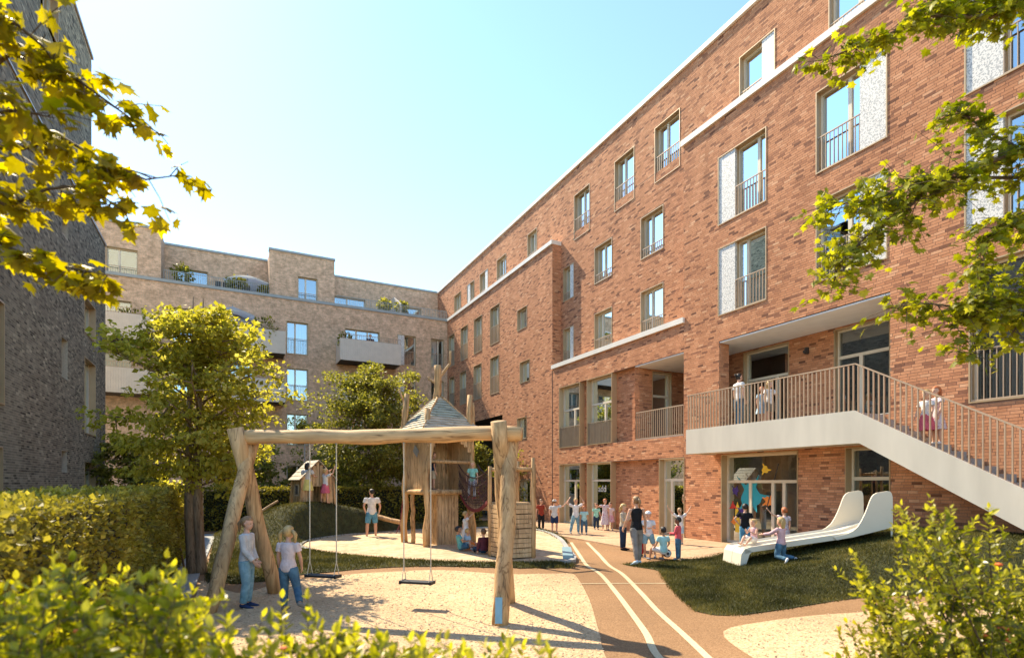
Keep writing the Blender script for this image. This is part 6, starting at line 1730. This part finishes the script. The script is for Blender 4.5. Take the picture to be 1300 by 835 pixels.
            for r in range(rows):
                f = r / (rows - 1); p = w0 + ddir * (ln + TR_ * .36) * f
                for k in range(n):
                    a = 2 * PI * k / n; fl_ = 1 + .07 * f * math.sin(k * 2 * PI / n * 7) 
                    V.append(p + V3(math.cos(a) * (.074 + .075 * f ** .8) * H * fl_, math.sin(a) * (.056 + .072 * f ** .8) * H * fl_, .008 * H * f * math.sin(k * 1.7)))
            m.smooth = True; m.add(V, [(r * n + k, r * n + (k + 1) % n, (r + 1) * n + (k + 1) % n, (r + 1) * n + k) for r in range(rows - 1) for k in range(n)])
            V2 = [v * 1.0 for v in V[:]]
            m.build('skirt', c, t)
    # shoes
    if shoes:
        for G in (L, R):
            sd_ = (G[2] - G[1]).normalized(); fw = (V3(0, 1, 0) - sd_ * sd_.y).normalized(); m = MB(); m.smooth = True
            m.tube([G[2] - fw * .032 * H + sd_ * ank * .35, G[2] - fw * .02 * H + sd_ * ank * .3, G[2] + fw * .02 * H + sd_ * ank * .35, G[2] + fw * .075 * H + sd_ * ank * .58, G[2] + fw * .118 * H + sd_ * ank * .68, G[2] + fw * .128 * H + sd_ * ank * .7],
                [.012 * H, (.025 * H, .023 * H), (.026 * H, .025 * H), (.026 * H, .018 * H), (.02 * H, .013 * H), .006 * H], 10, side=(1, 0, 0)); m.build('shoe', shoes, t)
    # hair
    if hair:
        hcol, hk = hair; m = MB(); m.smooth = True
        c = hc + HR @ V3(0, -.05 * hh, .11 * hh); sub = 12
        m.ball((0, 0, 0), (hw_ * 1.13, hh * .50, hh * .47), sub)
        for i, v in enumerate(m.v):
            v = Vector(v); y_, z_ = v.y / hh, v.z / hh
            facez = y_ > .12 and z_ < .20 - .0
            side_ = abs(v.x) > hw_ * .8 and z_ < -.05 and y_ > -.05 and hk not in ('long',)
            if facez or side_ or (z_ < -.40 and hk in ('short', 'cap')): v = v * .80
            elif cap is None: v = v * (1 + .03 * math.sin(i * 2.3))
            m.v[i] = tuple(c + HR @ v)
        def strand(a, b, c_, r0, r1, r2): m.tube([c + HR @ a, c + HR @ a.lerp(b, .5) , c + HR @ b, c + HR @ c_], [r0 * hh, r1 * hh, r1 * hh, r2 * hh], 9, .08, 3)
        if hk == 'pony': strand(V3(0, -.42 * hh, .12 * hh), V3(0, -.62 * hh, -.2 * hh), V3(0, -.55 * hh, -.85 * hh), .12, .15, .05)
        if hk == 'pigtails':
            for s in (-1, 1): strand(V3(s * hw_ * 1.0, -.12 * hh, .10 * hh), V3(s * hw_ * 1.75, -.14 * hh, -.25 * hh), V3(s * hw_ * 1.65, -.1 * hh, -1.05 * hh), .09, .16, .06)
        if hk == 'bun': m.ball(c + HR @ V3(0, -.5 * hh, .25 * hh), hh * .18, 7)
        if hk == 'long': m.tube([c + HR @ V3(0, -.24 * hh, .1 * hh), c + HR @ V3(0, -.34 * hh, -.25 * hh), c + HR @ V3(0, -.30 * hh, -.7 * hh), c + HR @ V3(0, -.28 * hh, -1.0 * hh)], [(hh * .34, hh * .2), (hh * .40, hh * .17), (hh * .36, hh * .12), (hh * .2, hh * .05)], 12, .05, 5, side=tuple(HR @ V3(1, 0, 0)))
        m.build('hair', 'hair_' + hcol, t)
    if cap:
        m = MB(); m.smooth = True; c = hc + HR @ V3(0, -.03 * hh, .12 * hh); m.ball((0, 0, 0), (hw_ * 1.2, hh * .52, hh * .46), 10)
        m.v = [tuple(c + HR @ Vector((v[0], v[1], max(v[2], .03 * hh)))) for v in m.v]
        V = [c + HR @ V3(math.cos(a) * hw_ * 1.1, .3 * hh + math.sin(a) * hh * .5, .06 * hh) for a in [PI * k / 8 for k in range(9)]]; V += [v - V3(0, 0, .03 * hh) for v in V]
        m.add(V, [tuple(range(9)), tuple(reversed(range(9, 18)))] + [(k, k + 9, k + 10, k + 1) for k in range(8)]); m.build('cap', cap, t)
    return t
up = V3
DN = V3(0, 0, -1)
HBz = lambda px, d: float(hB(np.array([W(px, d)[0]]), np.array([W(px, d)[1]]))[0])
# foreground girls
person('girl in pale grey sweater and light blue jeans standing between the left swing legs', 313, 8.95, 0, 1.46, 2, ('cloth_greywhite', 'long'), ('light_jeans', 'jeans'), ('lightbrown', 'pony'), shoes='cloth_darkblue', la=(up(-.12, .05, -1), up(.3, .5, -.9)), ra=(up(.12, .2, -1), up(-.25, .6, -.85)), ll=(up(-.05, .02, -1), up(0, -.08, -1)), rl=(up(.04, .1, -1), up(0, -.16, -1)), vox=.0085, girl=True, head=(-8, -6))
person('girl with blond pigtails, pale pink T-shirt and dark jeans seen from behind, walking', 366, 8.7, 0, 1.33, 80, ('cloth_pinkwhite', 'tee'), ('jeans', 'jeans'), ('blond', 'pigtails'), shoes='cloth_greytaupe', la=(up(-.25, .1, -1), up(-.05, .35, -1)), ra=(up(.22, .2, -1), up(-.2, .5, -.8)), ll=(up(-.04, .1, -1), up(0, -.05, -1)), rl=(up(.25, .05, -1), up(.55, -.65, -.75)), vox=.0085, girl=True)
# on the mound
person('bearded dark-haired man in white T-shirt and blue shorts standing with his back turned', 472, 20.4, HBz(472, 20.4) , 1.80, 115, ('cloth_white', 'tee'), ('bright_jeans', 'shorts'), ('dark', 'short'), la=(up(-.3, -.1, -1), up(.35, .35, -.9)), ra=(up(.35, -.05, -1), up(-.15, .3, -1)), ll=(up(-.16, 0, -1), up(-.05, 0, -1)), rl=(up(.1, 0, -1), up(.02, 0, -1)), head=(35, 0))
person('girl in white top and yellow skirt standing with her back turned at the play house', 390, 20.6, HBz(390, 20.6), 1.5, 88, ('cloth_greywhite', 'tee'), ('cloth_yellow', 'skirt'), ('dark', 'long'), girl=True, shoes=None, la=(up(-.25, .2, -1), up(-.1, .3, -1)), ra=(up(.3, .3, -.9), up(.3, .8, .1)))
person('small girl in white T-shirt and pink skirt reaching up at the play house', 413, 20.75, HBz(413, 20.75) - .01, 1.3, 55, ('cloth_white', 'tee'), ('cloth_pink', 'skirt'), ('blond', 'bun'), girl=True, shoes=None, la=(up(-.3, .6, .35), up(.2, .8, .6)), ra=(up(.6, .5, .4), up(.1, .3, 1)), ll=(up(-.4, -.1, -1), up(-.1, 0, -1)), rl=(up(.15, 0, -1), up(.05, 0, -1)))
# in and around the towers
person('boy in dark blue T-shirt and beige shorts standing inside the roofed tower', 0, 0, FLR, 1.22, 20, ('cloth_darkblue', 'tee'), ('cloth_beige', 'shorts'), ('brown', 'short'), shoes='cloth_maroon', world=(lambda p: (p.x, p.y))(TQ(-.35, -.33, 0)))
bpp = bp(.17, .0, .03)
person('girl in mint T-shirt and patterned leggings walking on the rope bridge', 0, 0, bpp.z, 1.2, 250, ('cloth_mint', 'tee'), ('patterned', 'leggings'), ('blond', 'long'), shoes='cloth_coral', girl=True, world=(bpp.x, bpp.y), ll=(up(-.05, .1, -1), DN), rl=(up(.12, .35, -1), up(.1, -.25, -1)), la=(up(-.3, .1, -1), up(-.1, .2, -1)), ra=(up(.3, .1, -1), up(.1, .2, -1)))
person('boy in dark striped sweater and black trousers standing on the small tower', 0, 0, 1.5, 1.0, 250, ('dark_stripe', 'long'), ('cloth_black', 'jeans'), ('brown', 'short'), world=(lambda p: (p.x, p.y))(SQ(.0, .08, 0)))
person('blond girl in white dress pointing up at the bridge from the sand', 592, 16.4, ZP, 1.12, 20, ('cloth_white', 'dress'), ('cloth_white', 'dress'), ('blond', 'short'), girl=True, shoes=None, la=(up(-.3, -.2, -1), up(0, .1, -1)), ra=(up(.2, .75, .75), up(.1, .8, .8)), lean=(0, -.08))
person('dark-haired boy in teal T-shirt sitting on the sand with his legs stretched out', 585, 15.9, ZP, 1.2, 15, ('cloth_teal', 'tee'), ('jeans', 'shorts'), ('dark', 'short'), skin='tan', drop=.10, ll=(up(-.15, .8, .55), up(-.1, .75, -.8)), rl=(up(.15, .95, .25), up(.1, 1, -.3)), la=(up(-.2, .5, -.8), up(.2, .9, .0)), ra=(up(.2, .55, -.8), up(-.2, .9, .1)), lean=(0, -.2), head=(0, 14))
person('child in orange shorts leaning on the boy in teal who sits in the sand', 594, 16.0, ZP, 1.05, 35, ('cloth_lightblue', 'tee'), ('paint_orange', 'shorts'), ('blond', 'short'), drop=.10, ll=(up(-.1, .75, .6), up(-.1, .6, -.8)), rl=(up(.2, .8, .5), up(.1, .7, -.8)), lean=(.1, -.1))
person('child in maroon jacket sitting on the sand with back turned beside the swing leg', 614, 15.2, ZP, 1.15, 120, ('cloth_maroon', 'long'), ('dark_jeans', 'jeans'), ('brown', 'short'), drop=.10, ll=(up(-.4, .8, .2), up(.4, .8, -.4)), rl=(up(.5, .8, .2), up(-.3, .8, -.4)))
# by the doors
G2 = 'children waving on the paving by the ground floor doors'
person('child in dark red striped top and black trousers holding both hands to the face', 687, 23.2, .05, 1.28, 285, ('red_stripe', 'tee'), ('cloth_black', 'jeans'), ('brown', 'short'), la=(up(-.3, .3, -.9), up(.5, .45, 1)), ra=(up(.35, 0, -1), up(.1, .1, -1)), group=G2)
person('child in white cap, white T-shirt and navy shorts waving with the right arm', 704, 21.6, .05, 1.32, 75, ('cloth_greywhite', 'tee'), ('cloth_navy', 'shorts'), ('brown', 'short'), cap='cloth_white', ra=(up(.95, .1, .1), up(.6, .0, .9)), la=(up(-.3, -.1, -1), up(.1, .3, -.9)), group=G2)
person('slim child in white shirt and light jeans holding both hands behind the head', 731, 21.4, .05, 1.36, 280, ('cloth_white', 'tee'), ('light_jeans', 'jeans'), ('blond', 'short'), la=(up(-.8, 0, .45), up(.5, -.2, .9)), ra=(up(.85, 0, .4), up(-.5, -.2, .9)), rl=(up(.28, 0, -1), up(.2, 0, -1)), ll=(up(-.1, 0, -1), DN), group=G2)
person('small child in aqua shirt and jeans standing close beside the slim child', 741.5, 21.3, .05, 1.08, 270, ('cloth_aqua', 'tee'), ('jeans', 'jeans'), ('red', 'short'), skin='tan', group=G2, rl=(up(.12, 0, -1), DN), ll=(up(-.12, 0, -1), DN))
person('red-haired girl in white and pink flowered dress standing in the doorway', 768, 22.9, .05, 1.30, 285, ('floral', 'dress'), ('floral', 'longdress'), ('red', 'short'), girl=True, la=(up(-.1, .1, -1), up(0, .2, -1)), ra=(up(.8, .2, -.15), up(.7, .2, .6)), shoes=None)
person('child in mint top behind the doorway glass left of the flowered dress', 757, 23.4, .05, 1.10, 275, ('cloth_mint', 'tee'), ('dark_jeans', 'jeans'), ('brown', 'short'))
person('child in pale pink shirt half hidden behind the girl in the flowered dress', 775, 23.1, .05, 1.15, 265, ('cloth_pinkwhite', 'tee'), ('pink_print', 'skirt'), ('brown', 'short'), girl=True)
# group on the track
person('woman with long ponytail in black vest and grey leggings striding away', 808, 13.7, 0, 1.68, 115, ('cloth_black', 'vest'), ('cloth_greytaupe', 'leggings'), ('lightbrown', 'pony'), girl=True, shoes='cloth_lightblue', ll=(up(-.18, -.42, -1), up(-.15, -.35, -1)), rl=(up(.08, .12, -1), up(0, -.02, -1)), la=(up(-.35, .1, -1), up(.1, .5, -.6)), ra=(up(.38, .05, -1), up(.2, .25, -1)), vox=.012)
person('blond girl in cardigan and dark jeans looking down beside the woman', 791, 16.6, 0, 1.38, 330, ('cloth_beige', 'long'), ('dark_jeans', 'jeans'), ('blond', 'long'), girl=True, la=(up(-.2, .4, -1), up(.5, .6, .6)), ra=(up(.2, .3, -1), up(-.3, .7, .3)), head=(0, -20), shoes='cloth_black')
person('child in red trousers hidden behind the striding woman', 811, 15.1, 0, 1.22, 100, ('cloth_navy', 'tee'), ('cloth_red', 'jeans'), ('brown', 'short'), shoes='cloth_black')
person('girl in white T-shirt and denim shorts standing right of the striding woman', 823, 15.0, 0, 1.26, 250, ('cloth_white', 'tee'), ('light_jeans', 'shorts'), ('blond', 'short'), girl=True, la=(up(-.3, .3, -1), up(.4, .6, .1)), ra=(up(.3, .2, -1), up(-.3, .6, -.2)), ll=(up(-.3, .05, -1), up(-.1, -.1, -1)), rl=(up(.1, .1, -1), up(0, -.3, -1)), cap='cloth_white')
person('dark-haired boy in pale blue T-shirt squatting by the football', 842, 14.3, 0, 1.22, 110, ('cloth_aqua', 'tee'), ('cloth_white', 'shorts'), ('dark', 'short'), skin='tan', drop=.24, ll=(up(-.5, .8, .25), up(-.15, .1, -1)), rl=(up(.3, .85, .2), up(.1, .1, -1)), la=(up(-.3, .2, -1), up(-.1, .6, -.6)), ra=(up(.5, .3, -.9), up(.3, .6, -.3)))
person('boy with black curly hair in coral jacket and blue jeans standing at the grass edge', 861, 14.4, 0, 1.12, 150, ('cloth_coral', 'long'), ('jeans', 'jeans'), ('dark', 'short'), skin='dark', la=(up(-.2, .3, -1), up(.3, .7, .0)), ra=(up(.3, .1, -1), up(-.1, .7, -.2)), head=(20, 0), shoes='cloth_lightblue')
person('child with both arms stretched up in front of the grey glass door', 863, 17.7, .05, 1.16, 92, ('cloth_white', 'tee'), ('cloth_lightblue', 'shorts'), ('lightbrown', 'pony'), la=(up(-.75, .1, .65), up(-.5, .1, .8)), ra=(up(.75, .1, .65), up(.5, .1, .8)))
# by the slide
person('dark-haired girl in black T-shirt and light blue jeans, hand on hip, behind the slide', 946, 15.6, .12, 1.3, 60, ('cloth_black', 'tee'), ('bright_jeans', 'jeans'), ('dark', 'short'), girl=True, la=(up(-.75, -.1, -.75), up(.55, .2, -.7)), ra=(up(.25, .1, -1), up(.1, .2, -1)))
zs_ = zc(.16) + .02
qq = Q(.115, .45, 0)
person('toddler with blond hair sitting at the bottom of the white slide', 0, 0, zs_, .95, 200, ('cloth_rose', 'vest'), ('cloth_white', 'shorts'), ('blond', 'short'), drop=.07, shoes=None, world=(qq.x, qq.y), ll=(up(-.2, .8, .3), up(.1, .6, -.75)), rl=(up(.3, .8, .35), up(-.2, .6, -.75)), la=(up(-.2, .5, -.8), up(.3, .7, .4)), ra=(up(.3, .4, -.8), up(-.4, .6, .5)), head=(-30, 0), vox=.011)
qq = Q(.20, -.28, 0); gz = float(hA(np.array([qq.x]), np.array([qq.y]))[0])
person('blond girl in pink shirt and jeans kneeling on the grass against the slide', 0, 0, gz, 1.16, 120, ('cloth_rose', 'long'), ('jeans', 'jeans'), ('blond', 'long'), girl=True, drop=.36, world=(qq.x, qq.y), ll=(up(-.15, .15, -1), up(-.1, -1, -.15)), rl=(up(.15, .1, -1), up(.3, -1, -.15)), la=(up(-.2, .7, -.5), up(-.1, .9, -.15)), ra=(up(.2, .6, -.7), up(0, .8, .1)), shoes='cloth_white', vox=.011)
person('red-haired girl in flowered dress holding on to the door frame behind the slide', 996, 14.6, .2, 1.16, 95, ('floral', 'dress'), ('floral', 'dress'), ('red', 'short'), girl=True, la=(up(-.85, .1, .25), up(-.6, .2, .7)), shoes=None)
# on the landing and the stair
def landing(px, X): a = (px - 650) / FPX; d = X / (a * CC + CS); return (X, (-a * CS + CC) * d)
person('dark-haired woman in white T-shirt and blue jeans in profile on the landing', 0, 0, ZT - .03, 1.66, 10, ('cloth_white', 'tee'), ('jeans', 'jeans'), ('dark', 'bun'), girl=True, world=landing(938, 13.95), head=(0, 8))
person('small child in pale blue dress at the railing in front of the left loggia door', 0, 0, ZT - .03, 1.12, 280, ('cloth_lightblue', 'tee'), ('cloth_lightblue', 'skirt'), ('red', 'short'), girl=True, world=landing(967, 13.9))
person('blond child in white T-shirt and grey shorts at the railing by the loggia door', 0, 0, ZT - .03, 1.26, 285, ('cloth_white', 'tee'), ('cloth_greytaupe', 'shorts'), ('blond', 'long'), girl=True, world=landing(977, 13.95), la=(up(-.3, .3, -.8), up(.5, .6, .3)))
for (px, X, H_, top, bot, hr_, lab, fc) in [(1176, 13.72, 1.2, ('cloth_white', 'tee'), ('cloth_pink', 'dress'), ('blond', 'short'), 'girl in white top and pink patterned skirt with headband going up the stair', 200), (1189, 13.98, 1.28, ('floral', 'dress'), ('floral', 'dress'), ('red', 'long'), 'red-haired girl in pale flowered dress behind the other girl on the stair', 185)]:
    wx, wy = landing(px, X); k = int((Yc - wy) / going); 
    person(lab, 0, 0, ZT - .03 - (k + 1) * rise, H_, fc, top, bot, hr_, girl=True, world=(wx, wy), shoes='cloth_white' if X > 13.8 else None, la=(up(-.2, .2, -1), up(.05, .3, -1)), ra=(up(.2, .25, -1), up(-.1, .5, -.7)))
# people on the balconies of the end building
def onend(px, y): a = (px - 650) / FPX; d = y / (-a * CS + CC); return ((a * CC + CS) * d, y)
person('grey-haired man in dark suit on the balcony above the round tree', 0, 0, 10.42, 1.78, 300, ('cloth_navy', 'long'), ('cloth_black', 'jeans'), ('grey', 'short'), world=onend(470, 38.2), vox=.02, la=(up(-.2, .3, -1), up(.7, .6, .1)), ra=(up(.2, .3, -1), up(-.7, .6, .1)))
person('man in pale shirt standing under the balcony parasol', 0, 0, 10.42, 1.75, 280, ('cloth_rose', 'tee'), ('cloth_navy', 'jeans'), ('dark', 'short'), world=onend(299, 38.2), vox=.02)
person('woman in red top seated beside the balcony parasol', 0, 0, 10.42, 1.62, 300, ('cloth_coral', 'tee'), ('cloth_navy', 'jeans'), ('grey', 'short'), world=onend(324, 38.4), vox=.02, girl=True)
bpy.data.scenes.remove(TS_)
def terrace_set():
    t = thing('garden_chair', 'dark metal garden chairs pushed together on the roof terrace left of the parasol', 'chair', (-.2, 40.3, 14.2))
    m = MB()
    for i in range(5):
        x = -.9 + i * .42; m.box(x, x + .36, 40.1, 40.5, 14.62, 14.66); m.box(x, x + .36, 40.5, 40.53, 14.66, 15.05)
        for a in (x, x + .33):
            for b in (40.1, 40.47): m.box(a, a + .03, b, b + .03, 14.2, 14.62)
    m.build('chair_frame', 'dark_metal', t)
terrace_set()
print('objects', len(SC.objects))
